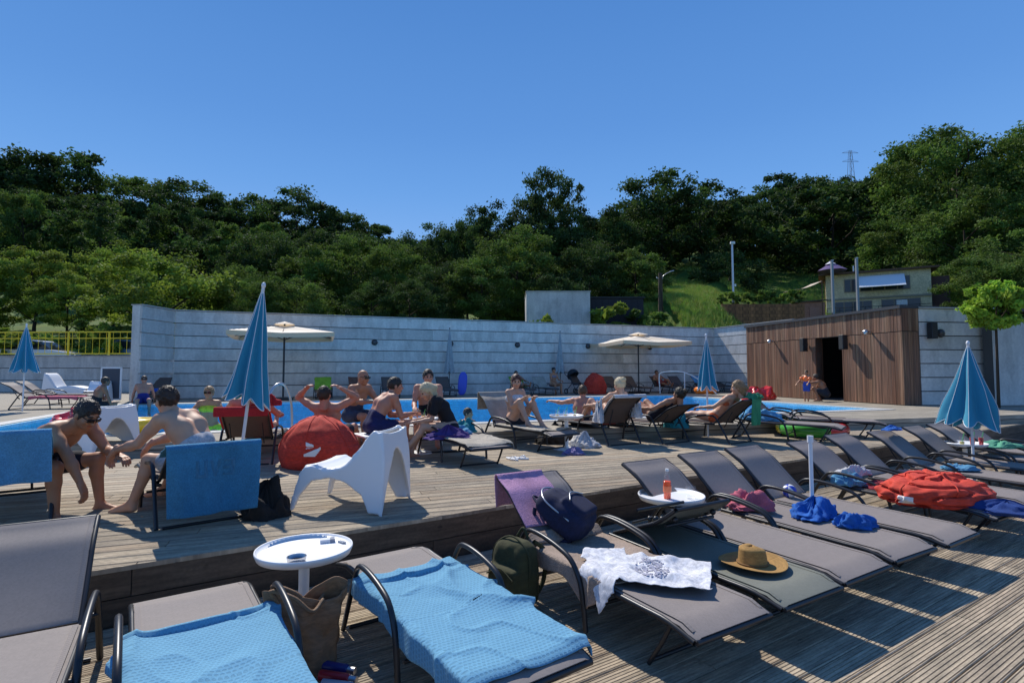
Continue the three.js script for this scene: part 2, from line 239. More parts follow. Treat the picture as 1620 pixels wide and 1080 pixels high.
{ // pool terrace
  const deck = setting('pool_terrace');
  const q = (s, t) => pool(s, t), front = s => -.1 - (s + 21) * .0963, P = (name, pts, m = M.planks, y0 = .3, y1 = POOL) => part(name, prism(pts.map(p => q(...p)), y0, y1, D2), m, deck);
  P('paving', [[-36, front(-36)], [9, front(9)], [9, -.3], [-36, -.3]].map(([s, t]) => [s, s < -20 ? min(t, -.301) : t]));
  P('paving', [[-36, -.3], [-20.6, -.3], [-20.6, 9.8], [-36, 9.8]]); P('paving', [[.3, -.3], [9, -.3], [9, 9.8], [.3, 9.8]]); P('paving', [[-36, 9.8], [9, 9.8], [9, 24], [-36, 24]]);
  for (const [a, b, c, d] of [[-20.6, .3, -.3, 0], [-20.6, .3, 9.5, 9.8], [-20.6, -20.3, 0, 9.5], [0, .3, 0, 9.5]]) { const along = b - a > d - c, L = along ? b - a : d - c, n = Math.round(L / 1.2); for (let i = 0; i < n; i++) { const e = .004, x0 = (along ? mix(a, b, i / n) : a), x1 = along ? mix(a, b, (i + 1) / n) - e : b, z0 = along ? c : mix(c, d, i / n), z1 = along ? d : mix(c, d, (i + 1) / n) - e; P('coping_slab', [[x0, z0], [x1, z0], [x1, z1], [x0, z1]], M.coping, .3, POOL + .012); } }
  const dk = 2.0;
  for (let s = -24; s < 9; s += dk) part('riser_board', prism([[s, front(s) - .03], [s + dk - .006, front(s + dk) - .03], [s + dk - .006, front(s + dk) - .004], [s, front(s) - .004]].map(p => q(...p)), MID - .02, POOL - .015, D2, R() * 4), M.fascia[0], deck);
  // basin
  const tile = std([.55, .86, .97], .4, { map: rep(T.fine, 2, 2) }), bas = (a, b, c, d, y0, y1) => part('basin_wall', prism([[a, c], [b, c], [b, d], [a, d]].map(p => q(...p)), y0, y1, D2), tile, deck);
  bas(-20.3, 0, -.0, .06, -1.1, .545); bas(-20.3, 0, 9.44, 9.5, -1.1, .545); bas(-20.3, -20.24, .06, 9.44, -1.1, .545); bas(-.06, 0, .06, 9.44, -1.1, .545);
  part('basin_floor', prism([[-20.3, 0], [0, 0], [0, 9.5], [-20.3, 9.5]].map(p => q(...p)), -1.2, -1.0, D2), tile, deck);
  for (let k = 1; k < 4; k++) part('lane_line', prism([[-19.3, k * 2.4 - .1], [-1, k * 2.4 - .1], [-1, k * 2.4 + .1], [-19.3, k * 2.4 + .1]].map(p => q(...p)), -.998, -.994, D2), std([.02, .08, .3], .5), deck);
}
{ // water with small waves
  const W = 20.18, H = 9.38, wave = (s, t) => .03 * fbm(s * 1.5, t * 2.6, 3, 4) + .012 * fbm(s * 5, t * 7, 9, 2);
  const g = surf((u, v) => { const s = -20.24 + u * W, t = .06 + v * H, [x, d] = pool(s, t); return [x, .485 + wave(s, t), -d]; }, 330, 190);
  setting('pool_water', g, phys([.30, .78, 1], .05, { transmission: 1, thickness: 0, ior: 1.15, specularIntensity: .5 }));
}

// ---------------------------------------------------------------- terrain: garden level, then wooded hills round the valley
const edgeD = x => x < -13.3 ? 27.9 : x < 11.5 ? 21.4 + .366 * (x + 13) : x < 22 ? 28 : 24;
const crest = [[-2.2, .46], [-1.2, .45], [-.85, .405], [-.62, .325], [-.4, .30], [-.22, .215], [-.05, .24], [.15, .26], [.35, .29], [.55, .38], [.75, .43], [.95, .47], [2.2, .5]];
function slopeAt(tau) { let k = 0; while (k < crest.length - 2 && tau > crest[k + 1][0]) k++; const a = crest[k], b = crest[k + 1]; return mix(a[1], b[1], clamp((tau - a[0]) / (b[0] - a[0]))); }
function terrain(x, d) {
  if (d < 5) return -1.3;
  const e = d - edgeD(x); if (e <= 0) return -1.3;
  const tau = clamp(x / max(d, 20), -2.2, 2.2), f = e * e / (e + 26), cap = f < 78 ? f : 78 + (f - 78) * .12;
  return mix(-1.3, x < -12 ? 1.55 : 1.6, smooth(0, .6, e)) + slopeAt(tau) * 1.06 * cap + 4.2 * smooth(.1, .27, tau) * (1 - smooth(.34, .5, tau)) * smooth(1, 14, e) + .5 * fbm(x * .08, d * .08, 1, 3) * smooth(3, 20, e);
}
{
  const p = [], uv = [], ix = [], rs = [0, 5, 10, 15, 18, 20]; for (let r = 21; r < 40; r += .7) rs.push(r); for (let r = 40; r < 160; r *= 1.04) rs.push(r); for (const r of [180, 220, 300, 450, 800, 1500]) rs.push(r);
  const A = 240; rs.forEach(r => { for (let i = 0; i <= A; i++) { const a = i / A * 2 * PI, x = r * sin(a), d = r * cos(a); p.push(x, d < 5 ? -1.3 : terrain(x, d), -d); uv.push(x / 7, d / 7); } });
  for (let j = 0; j < rs.length - 1; j++) for (let i = 0; i < A; i++) { const a = j * (A + 1) + i, b = a + 1, c = a + A + 1, e = c + 1; ix.push(a, b, e, a, e, c); }
  const g = new THREE.BufferGeometry(); g.setAttribute('position', new THREE.Float32BufferAttribute(p, 3)); g.setAttribute('uv', new THREE.Float32BufferAttribute(uv, 2)); g.setIndex(ix); g.computeVertexNormals();
  setting('ground', g, std([.38, .50, .11], .95, { map: T.grass, bumpMap: T.grass, bumpScale: .12 }));
}

// ---------------------------------------------------------------- concrete walls of separate panels
function panelWall(name, label, A, B, y0, rows, rh, cols, thick, seed) {
  const r = RNG(seed), L = hypot(B[0] - A[0], B[1] - A[1]), w = thing(name, label, 'wall', [A[0], y0, A[1]], atan2(B[1] - A[1], B[0] - A[0])), ws = []; // local x runs along the wall, +z faces the pool
  let sum = 0; for (let i = 0; i < cols; i++) { ws.push(.8 + .4 * r()); sum += ws[i]; }
  part('wall_core', box(L, rows * rh - .02, thick, [L / 2, rows * rh / 2, -thick / 2 - .07]), M.core, w);
  for (let j = 0; j < rows; j++) { let x = 0; const o = [...ws]; if (cols > 3) { const k = (r() - .5) * .9; o[0] += k; o[cols - 1] -= k; } for (let i = 0; i < cols; i++) { const l = o[i] / sum * L; part('panel', box(l - .008, rh - .03, .066, [x + l / 2, (j + .5) * rh, -.034 + (r() - .5) * .006], [0, 0, 0], r() * 9, r() * 9), M.concrete[floor(r() * 5)], w); x += l; } }
  part('coping_cap', box(L + .04, .03, thick + .16, [L / 2, rows * rh + .016, -thick / 2 - .03]), M.concrete[4], w);
  return w;
}
const WL = [-13.0, 20.9], WR = [11.3, 29.8];
const backWall = panelWall('concrete_wall', 'long grey concrete panel wall standing in shade behind the pool', WL, WR, POOL, 7, .485, 6, .3, 5);
panelWall('concrete_wall', 'short concrete wall turning forward at the left end of the long wall', [-13.12, 19.2], [-13.0, 20.9], POOL, 7, .485, 1, .3, 6).children[0].material = M.concrete[0];
panelWall('concrete_wall', 'sunlit concrete return wall between the long wall and the timber building', [11.02, 29.72], [12.75, 24.6], POOL, 7, .485, 2, .3, 8);
panelWall('concrete_wall', 'light concrete panel wall right of the timber building', [12.66, 16.86], [15.3, 17.15], POOL, 7, .43, 1, .3, 9);
panelWall('concrete_wall', 'plain pale concrete wall behind the small tree at far right', [14.75, 16.6], [24, 17.6], POOL, 1, 2.62, 3, .3, 10);
// round lamps on the long wall
function bulkhead(name, label, group) { const g = thing(name, label, 'wall lamp', [0, 0, 0], 0, group); part('backplate', tf(new THREE.CylinderGeometry(.13, .13, .03, 20), [0, 0, .015], [PI / 2, 0, 0]), M.black, g); part('dome', tf(new THREE.SphereGeometry(.105, 18, 10, 0, PI * 2, 0, PI / 2), [0, 0, .03], [PI / 2, 0, 0], [1, .9, 1]), std([.06, .06, .065], .3), g); part('ring', tf(new THREE.TorusGeometry(.11, .016, 8, 24), [0, 0, .035]), M.black, g); return g; }
{
  const n = 6, src = bulkhead('wall_lamp', 'x', 'round lamps along the long wall'), ang = atan2(WR[1] - WL[1], WR[0] - WL[0]);
  const spots = [.115, .29, .42, .545, .69, .83].map(k => k), names = ['left of the left cream parasol', 'right of the left cream parasol', 'between the two folded grey parasols', 'left of the right cream parasol', 'right of the right cream parasol', 'nearest the right end of the long wall'];
  spots.forEach((k, i) => { const l = 'round black lamp on the long wall, ' + names[i], pos = [mix(WL[0], WR[0], k) + .01, 2.85, mix(WL[1], WR[1], k) - .01]; if (i) copyOf(src, l, pos, ang); else { src.userData.label = l; src.position.set(pos[0], pos[1], -pos[2]); src.rotation.y = ang; } });
}

// ---------------------------------------------------------------- timber building
{
  const A = [12.0, 16.75], B = [10.5, 24.35], L = hypot(B[0] - A[0], B[1] - A[1]), H = 3.0, tier = 2.28, r = RNG(77);
  const b = thing('timber_building', 'low brown building clad in upright timber planks with a dark doorway', 'building', [A[0], POOL, A[1]], atan2(A[1] - B[1], A[0] - B[0]));
  // local: x runs from A towards -x = B side; face towards the pool is -z? build along x in [-L, 0], outside at +z
  const wall = (x0, x1, y0, y1, z0 = -.3, z1 = -.06) => part('wall', box(x1 - x0, y1 - y0, z1 - z0, [(x0 + x1) / 2, (y0 + y1) / 2, (z0 + z1) / 2]), M.core, b);
  const d0 = -3.57, d1 = -2.32;
  wall(-L, d0, 0, tier); wall(d1, 0, 0, tier); wall(-L, 0, tier + .001, H - .01); wall(-L, -L + .3, 0, H - .01, -6, -.301); wall(-.3, 0, 0, H - .01, -.9, -.301); wall(-L + .301, -.301, 0, H - .01, -6.3, -6);
  part('floor_slab', box(L - .62, .05, 5.6, [-L / 2, .02, -3.1]), M.core, b);
  part('roof', box(L + .1, .09, 6.5, [-L / 2, H + .04, -3.2]), std([.05, .05, .055], .8), b);
  const n = 62, w = L / n;
  for (let i = 0; i < n; i++) for (const [y0, y1] of [[.02, tier - .012], [tier + .012, H]]) { const x = -L + (i + .5) * w; if (y0 < 1 && x > d0 - .02 && x < d1 + .02) continue; part('plank', box(w - .008, y1 - y0, .03, [x, (y0 + y1) / 2, -.03 + (r() - .5) * .008], [0, 0, 0], r() * 7, r() * 7), M.timber[floor(r() * 5)], b); }
  for (let i = 0; i < 5; i++) for (const [y0, y1] of [[.02, tier - .012], [tier + .012, H]]) part('plank', box(.03, y1 - y0, w - .008, [.02, (y0 + y1) / 2, -.01 - (i + .5) * w], [0, 0, 0], r() * 7, r() * 7), M.timber[floor(r() * 5)], b);
  for (const x of [d0 - .03, d1 + .03]) part('door_jamb', box(.06, tier, .3, [x, tier / 2, -.16]), M.timber[2], b);
  const F = (x, y, z) => b.localToWorld(V3(x, y, z)); b.updateMatrixWorld();
  // speakers and lamps on it
  const spk = (label, x, y) => { const p = F(x, y, .02), s = thing('wall_speaker', label, 'speaker', [p.x, p.y, -p.z], b.rotation.y, 'black wall speakers'); part('cabinet', rbox(.2, .5, .2, .015, [0, 0, .16]), M.black, s); part('grille', box(.17, .46, .006, [0, 0, .264]), std([.03, .03, .03], .8), s); part('bracket', box(.06, .1, .07, [0, 0, .025]), M.steel, s); return s; };
  spk('black box speaker on the planks left of the dark doorway', -3.95, 2.05); spk('black box speaker on the planks right of the dark doorway', -2.05, 2.05);
  const lampAt = (label, x, y) => { const p = F(x, y, .0), s = thing('wall_lamp', label, 'wall lamp', [p.x, p.y, -p.z], b.rotation.y); part('bracket', rod([0, 0, 0], [0, 0, .12], .03), M.steel, s); part('globe', tf(new THREE.SphereGeometry(.085, 16, 12), [0, -.02, .18]), M.steel, s); part('hood', tf(lathe([[.02, .05], [.1, 0], [.095, -.03]], 20), [0, .03, .18]), M.steel, s); };
  lampAt('small grey round lamp on the planks near the building’s left end', -5.9, 2.3); lampAt('small grey round lamp on the planks right of the doorway', -1.1, 2.34);
  const s2 = thing('wall_speaker', 'black box speaker on the light concrete wall right of the timber building', 'speaker', [12.95, 2.85, 16.84], .11, 'black wall speakers'); part('cabinet', rbox(.2, .5, .2, .015, [0, 0, .12]), M.black, s2); part('grille', box(.17, .46, .006, [0, 0, .224]), std([.03, .03, .03], .8), s2);
  const l2 = bulkhead('wall_lamp', 'round black lamp on the light concrete wall beside its speaker'); l2.position.set(13.35, 2.78, -16.9); l2.rotation.y = .11;
}
{ // blocks behind the long wall
  const b = thing('concrete_block', 'plain grey concrete box rising behind the long wall', 'building', [3.08, 1.4, 36]); 
  part('wall', box(4.25, 5.5, 3.8, [0, 2.75, -1.9]), M.concrete[0], b); part('roof_slab', box(4.33, .06, 3.88, [0, 5.53, -1.9]), M.concrete[4], b);
  const c = thing('dark_shed', 'dark clad shed beside the concrete box behind the long wall', 'building', [7.2, 1.4, 37]);
  part('wall', box(3.6, 5.2, 4, [0, 2.6, -2]), std([.02, .018, .025], .7), c); part('roof', box(3.8, .1, 4.2, [0, 5.26, -2]), M.dark, c); for (let i = 0; i < 9; i++) part('cladding_board', box(.385, 5.1, .03, [-1.6 + i * .4, 2.6, .018]), std([.022, .02, .026], .75), c);
}

// ---------------------------------------------------------------- trees
function crownGeo(seed, clumps, leaves, size, { w = 4, y0 = 3, y1 = 12, loose = 0 } = {}) {
  const r = RNG(seed), p = [], col = [], nr = [], cy = (y0 + y1) / 2, hy = (y1 - y0) / 2, gs = () => (r() + r() + r() - 1.5) / 1.5;
  for (let c = 0; c < clumps; c++) {
    const a = r() * 2 * PI, e = Math.asin(r() * 2 - 1), q = loose ? .35 + .65 * r() : .5 + .5 * Math.pow(r(), .6), lump = 1 + .22 * fbm(cos(a) * 1.5 + seed, sin(e) * 1.8, sin(a) * 1.5, 2);
    const cx = cos(a) * cos(e) * w * q * lump, cz = sin(a) * cos(e) * w * q * lump, yy = cy + sin(e) * hy * q * lump , cr = (loose ? .72 : .88) * (.65 + .6 * r()) * w / 4, tone = .62 + .75 * r(), warm = .9 + .2 * r();
    for (let k = 0; k < leaves; k++) {
      let ox = gs(), oy = gs(), oz = gs(); const s = size * (.6 + .8 * r()), x = cx + ox * cr * 1.25, y = yy + oy * cr * .85, z = cz + oz * cr * 1.25;
      const u = V3(r() - .5, (r() - .5) * .9, r() - .5).normalize(), t = V3(r() - .5, r() - .5, r() - .5).cross(u).normalize(), n = u.clone().cross(t), f = .25 * s;
      const A = [x - u.x * s, y - u.y * s, z - u.z * s], C = [x + u.x * s, y + u.y * s - .2 * s, z + u.z * s], B = [x + t.x * s * .55 + n.x * f, y + t.y * s * .55 + n.y * f, z + t.z * s * .55 + n.z * f], D = [x - t.x * s * .55 + n.x * f, y - t.y * s * .55 + n.y * f, z - t.z * s * .55 + n.z * f];
      p.push(...A, ...B, ...C, ...A, ...C, ...D); const v = tone * (.85 + .3 * r()); for (let i = 0; i < 6; i++) col.push(v * warm, v, v * .9);
    }
  }
  const g = new THREE.BufferGeometry(); g.setAttribute('position', new THREE.Float32BufferAttribute(p, 3)); g.setAttribute('color', new THREE.Float32BufferAttribute(col, 3)); g.computeVertexNormals(); return g;
}
function trunkGeo(seed, { y0 = 3, y1 = 12, w = 4, r0 = .22 } = {}) {
  const r = RNG(seed), L = [], top = y0 + (y1 - y0) * .65, b = [[0, -.8, 0], [.1 * (r() - .5), y0 * .6, .1 * (r() - .5)], [.4 * (r() - .5), y0 + 1, .4 * (r() - .5)], [.8 * (r() - .5), top, .8 * (r() - .5)]];
  for (let i = 0; i < 3; i++) L.push(rod(b[i], b[i + 1], r0 * (1 - i * .25), r0 * (.75 - i * .25), 9));
  for (let i = 0; i < 8; i++) { const a = i * 2.4 + r(), y = y0 * .8 + (top - y0 * .8) * (i / 8), m = [cos(a) * w * .35, y + 1.1, sin(a) * w * .35], e = [cos(a + .3) * w * .72, y + 2 + r(), sin(a + .3) * w * .72]; L.push(rod([0, y, 0], m, r0 * .34, r0 * .22, 6), rod(m, e, r0 * .22, r0 * .06, 6)); }
  return merge(L);
}
const leafMat = (c, k = .4) => phys(c, .85, { vertexColors: true, transmission: k, thickness: 0, specularIntensity: .35 });
M.leaf = [leafMat([.056, .10, .022]), leafMat([.115, .185, .034]), leafMat([.22, .30, .045]), leafMat([.062, .102, .028])];
M.bark = std([.16, .13, .10], .95, { map: T.bark });
const near = [], far = [];
for (let i = 0; i < 5; i++) { const sh = { w: 3.7 + .5 * (i % 3), y0: 1.9 + (i % 2) * .9, y1: 12 }; near.push([crownGeo(100 + i, 105, 225, .118, sh), trunkGeo(200 + i, sh)]); }
for (let i = 0; i < 4; i++) { const sh = { w: 4 + .3 * i, y0: 2.5, y1: 12 }; far.push([crownGeo(300 + i, 72, 150, .175, sh), trunkGeo(400 + i, sh)]); }
const looseT = [crownGeo(501, 110, 150, .125, { w: 4.2, y0: 4.2, y1: 12, loose: 1 }), trunkGeo(502, { w: 4.2, y0: 4, y1: 12, r0: .26 })];
function tree(name, label, group, [crown, trunk], x, d, top, width, m, turn, y = terrain(x, d)) {
  y = min(y, top - width * 1.2); const t = thing(name, label, 'tree', [x, y, d], turn, group), h = top - y; t.scale.set(width / 8.2, h / 12.3, width / 8.2);
  part('crown', crown, m, t); part('trunk', trunk, M.bark, t); return t;
}
const woods = x => x < -14 ? ['left hill', 'the left hill'] : x < 13 ? ['valley', 'the valley behind the long wall'] : ['right hill', 'the right hill'];
{
  const list = [[-39.7, 45, 12.2, 6.3, 2], [-34.5, 42, 9.6, 4.9, 2], [-56.7, 78, 26.2, 15.4, 1], [-36.8, 50, 13.9, 7, 2], [-25.8, 40, 10.6, 10, 2], [-22, 44, 10.5, 4.6, 1], [-80.1, 95, 41.4, 16.6, 0], [-84.1, 92, 37.9, 13.9, 0], [-78.2, 110, 42.7, 14.1, 1], [-65.9, 105, 39.5, 14.7, 0], [-62.2, 112, 38.9, 14.3, 0], [-55.7, 115, 39.3, 14.7, 0], [-44.2, 110, 39, 15.3, 0], [-34.7, 105, 34.5, 12.2, 0], [-29.2, 110, 32.8, 11.5, 0], [-39.6, 70, 19.5, 12.2, 0], [-28.6, 64, 18.6, 10.4, 0], [-19.7, 54, 14.5, 8.8, 1], [-16.5, 56, 15.6, 7.8, 1], [-11.3, 52, 14, 6.7, 1], [-8.2, 58, 18, 7.4, 0], [-4.6, 56, 18.8, 6.2, 0], [-1.4, 60, 20.6, 8.4, 0], [4, 58, 24.1, 7.8, 3], [0.6, 47, 14.1, 7.7, 1], [6.3, 56, 18.8, 7.8, 0], [-5.8, 45, 11.2, 5.2, 0], [-2.6, 44, 11.6, 6.1, 1], [11, 62, 20.8, 8.7, 0], [6.5, 46, 12.8, 6.4, 0], [10.3, 45, 12, 5.8, 1], [19.5, 70, 27.8, 10.6, 0], [16.8, 75, 25.5, 8.7, 0], [26.6, 75, 28.2, 10.5, 0], [33.1, 80, 27.4, 10.2, 0], [24.4, 75, 20.6, 11.3, 0], [24, 60, 15.9, 9.1, 0], [43.8, 95, 33.7, 12.2, 0], [52.1, 100, 39, 12.8, 0], [43.9, 74, 29.8, 16.3, 0], [58.7, 85, 34.2, 11.9, 0], [54.1, 70, 31.5, 12.2, 1], [49.7, 60, 30, 12.6, 1], [45, 60, 19.8, 9.1, 1], [44, 52, 19.3, 10.3, 1], [34.8, 40, 10.4, 5.6, 1], [39.6, 50, 11.1, 4.7, 2], [56.8, 60, 29.3, 11.9, 1], [41.1, 42, 13.3, 7.3, 1], [44.1, 88, 24.7, 11.3, 0], [-42.9, 45, 11.8, 6.3, 2], [-89.9, 88, 37.9, 15.3, 0], [-7.7, 41, 8.7, 4.3, 0], [-10.6, 41, 8.7, 4.8, 0], [-16.8, 42, 9.3, 5.4, 1], [-18.8, 41, 9.2, 3.8, 1], [3.5, 42, 9.3, 4.9, 0]];
  const r = RNG(31), tone = ['dark green', 'mid green', 'bright yellow-green', 'dark'];
  list.forEach(([x, d, top, w, k], i) => {
    let label = `${tone[k]} broadleaf tree in the wood ${woods(x)[0] === "valley" ? "in" : "on"} ${woods(x)[1]}`, group = `${tone[k]} trees, ${woods(x)[0]}`, kind = (d < 66 ? near : far)[floor(r() * (d < 66 ? 5 : 4))], name = 'broadleaf_tree';
    if (k === 3) { label = 'tallest tree in the valley, loose crown with sky showing through, behind the concrete box'; group = undefined; kind = looseT; }
    if (i === 4) { label = 'wide rounded bright green bush just behind the left end of the long wall'; group = undefined; name = 'large_bush'; }
    if (i === 39) { label = 'broad dark round tree standing on the slope above the hillside house'; group = undefined; }
    if (i === 42) { label = 'tall tree at the right rising highest above the skyline'; group = undefined; }
    tree(name, label, group, kind, x, d, top, w * 1.05, M.leaf[k], r() * 6.3);
  });
  // the wood that covers the hills
  let n = 0, tries = 0; const done = list.map(q => [q[0], q[1]]);
  while (n < 235 && tries++ < 9000) {
    const d = 62 + 92 * Math.pow(r(), .8), tau = -1.15 + 2.3 * r(), x = tau * d; if (tau > .28 && tau < .72 && d < 82) continue; if (tau > .2 && tau < .45 && d < 68) continue;
    if (done.some(q => hypot(q[0] - x, q[1] - d) < 5.2)) continue; done.push([x, d]); n++;
    const h = 8.5 + 4.5 * r(), k = r() < .68 ? 0 : 1, y = terrain(x, d);
    tree('forest_tree', `distant ${tone[k]} tree in the dense wood covering ${woods(x)[1]}`, `distant ${tone[k]} wood, ${woods(x)[0]}`, far[floor(r() * 4)], x, d, y + h, 6.2 + 3 * r(), M.leaf[k], r() * 6.3, y);
  }
  // undergrowth along the foot of the slope
  const bush = crownGeo(601, 26, 60, .16, { w: 1.3, y0: .1, y1: 1.9 });
  for (let i = 0; i < 34; i++) { const x = -44 + i * 2.0 + r(), d = (x < -13 ? 33 : edgeD(x) + 4) + 5 * r(); if (x > 9) continue; const o = solo('shrub', 'leafy shrub in the undergrowth at the foot of the slope behind the walls', 'shrub', bush, M.leaf[1 + (i % 2)], [x, terrain(x, d), d], r() * 6, 'undergrowth shrubs'); o.scale.set(1 + r(), .8 + .9 * r(), 1 + r()); }
  // rough grass on the open slope
  const blade = []; for (let i = 0; i < 9; i++) { const a = r() * 6.3, b = .08 + .1 * r(), h = .25 + .3 * r(), x = (r() - .5) * .5, z = (r() - .5) * .5; blade.push(x - .02, 0, z, x + .02, 0, z, x + cos(a) * b, h, z + sin(a) * b); }
  const bg = new THREE.BufferGeometry(); bg.setAttribute('position', new THREE.Float32BufferAttribute(blade, 3)); bg.computeVertexNormals();
  const N = 46000, grass = new THREE.InstancedMesh(bg, phys([.26, .36, .06], .9, { transmission: .3, thickness: 0 }), N), m4 = new THREE.Matrix4(); let c = 0;
  for (let i = 0; i < N * 3 && c < N; i++) { const d = 29 + 55 * r() * r(), tau = .14 + .6 * r(), x = tau * d; if (d - edgeD(x) < 1.5) continue; const s = .45 + .5 * r(); m4.compose(V3(x, terrain(x, d) - .03, -d), new THREE.Quaternion().setFromAxisAngle(V3(0, 1, 0), r() * 6.3), V3(s, s, s)); grass.setMatrixAt(c, m4); grass.setColorAt(c, lin(.7 + .6 * r(), .75 + .45 * r(), .7)); c++; }
  grass.count = c; grass.name = 'grass'; grass.userData = { kind: 'stuff', label: 'rough green grass on the open slope below the house', category: 'grass' }; scene.add(grass);
}

// ---------------------------------------------------------------- small maple by the right wall
{
  const t = thing('young_tree', 'small bright green tree with big leaves in front of the pale wall at far right', 'tree', [13.9, POOL, 15.6]);
  const crown = crownGeo(701, 70, 70, .085, { w: .82, y0: 2.3, y1: 3.75 });
  part('crown', crown, leafMat([.30, .45, .05], .45), t); t.scale.set(.84, .97, .84); part('trunk', merge([rod([0, 0, 0], [.04, 2.5, 0], .05, .035), rod([.04, 2.45, 0], [.35, 3, .2], .025, .01, 6), rod([.04, 2.45, 0], [-.3, 3.1, -.2], .025, .01, 6), rod([.04, 2.45, 0], [.05, 3.4, .1], .03, .01, 6)]), M.bark, t);
}
// ---------------------------------------------------------------- retaining wall with yellow railing, cars above
{
  const w = panelWall('retaining_wall', 'low dark retaining wall under the yellow railing at the left', [-40, 28.3], [-11.6, 26.9], POOL, 3, .61, 9, .35, 15);
  w.traverse(o => { if (o.name === 'panel') o.material = M.concrete[4]; });
  const L = hypot(28.4, 1.4), ye = std([.82, .62, .03], .45), f = thing('yellow_railing', 'yellow steel railing on top of the low retaining wall', 'railing', [-40, 2.42, 28.45], atan2(-1.4, 28.4));
  for (const [y, h] of [[1.18, .06], [.86, .045], [.08, .05]]) part('rail', box(L, h, .05, [L / 2, y, 0]), ye, f);
  for (let x = .3; x < L; x += 2.15) part('post', box(.075, 1.2, .06, [x, .6, .03]), ye, f);
  for (let x = .3; x < L; x += .36) part('baluster', rod([x + .1, .08, 0], [x + .1, 1.18, 0], .011, .011, 6), ye, f);
}
function car(label, col, x, d, turn) {
  const y = terrain(x, d), c = thing('parked_car', label, 'car', [x, y + .02, d], turn), paint = phys(col, .3, { clearcoat: 1, clearcoatRoughness: .05 }), glass = phys([.02, .025, .03], .06);
  const sh = pts => { const s = new THREE.Shape(pts.map(p => new THREE.Vector2(...p))); return s; };
  const ex = (pts, w, b = .04) => tf(new THREE.ExtrudeGeometry(sh(pts), { depth: w - 2 * b, bevelSize: b, bevelThickness: b, bevelSegments: 2 }), [0, 0, -w / 2 + b]);
  part('body', ex([[-2.05, .32], [2.05, .32], [2.1, .6], [1.95, .78], [1.0, .92], [-1.75, .95], [-2.1, .8]], 1.7), paint, c);
  part('cabin', ex([[-1.7, .94], [.95, .92], [.3, 1.4], [-.9, 1.46], [-1.45, 1.35]], 1.42, .05), glass, c); part('roof', ex([[-1.15, 1.44], [.2, 1.42], [.1, 1.49], [-.9, 1.52]], 1.36), paint, c);
  for (const sx of [-1.3, 1.3]) for (const sz of [-.78, .78]) { const w = part('wheel', tf(new THREE.TorusGeometry(.24, .09, 10, 22), [sx, .32, sz]), M.black, c); part('rim', tf(new THREE.CylinderGeometry(.18, .18, .1, 14), [sx, .32, sz], [PI / 2, 0, 0]), M.steel, w); }
  for (const z of [-.6, .6]) { part('headlight', rbox(.08, .13, .3, .03, [2.06, .68, z]), std([.7, .7, .7], .1), c); part('tail_light', rbox(.06, .16, .24, .02, [-2.08, .75, z]), std([.4, .02, .02], .3), c); }
}
car('white car parked behind the yellow railing', [.8, .8, .8], -28.5, 33, .1); car('blue car parked behind the yellow railing, nearer the wall', [.05, .14, .22], -23.4, 34, .05);

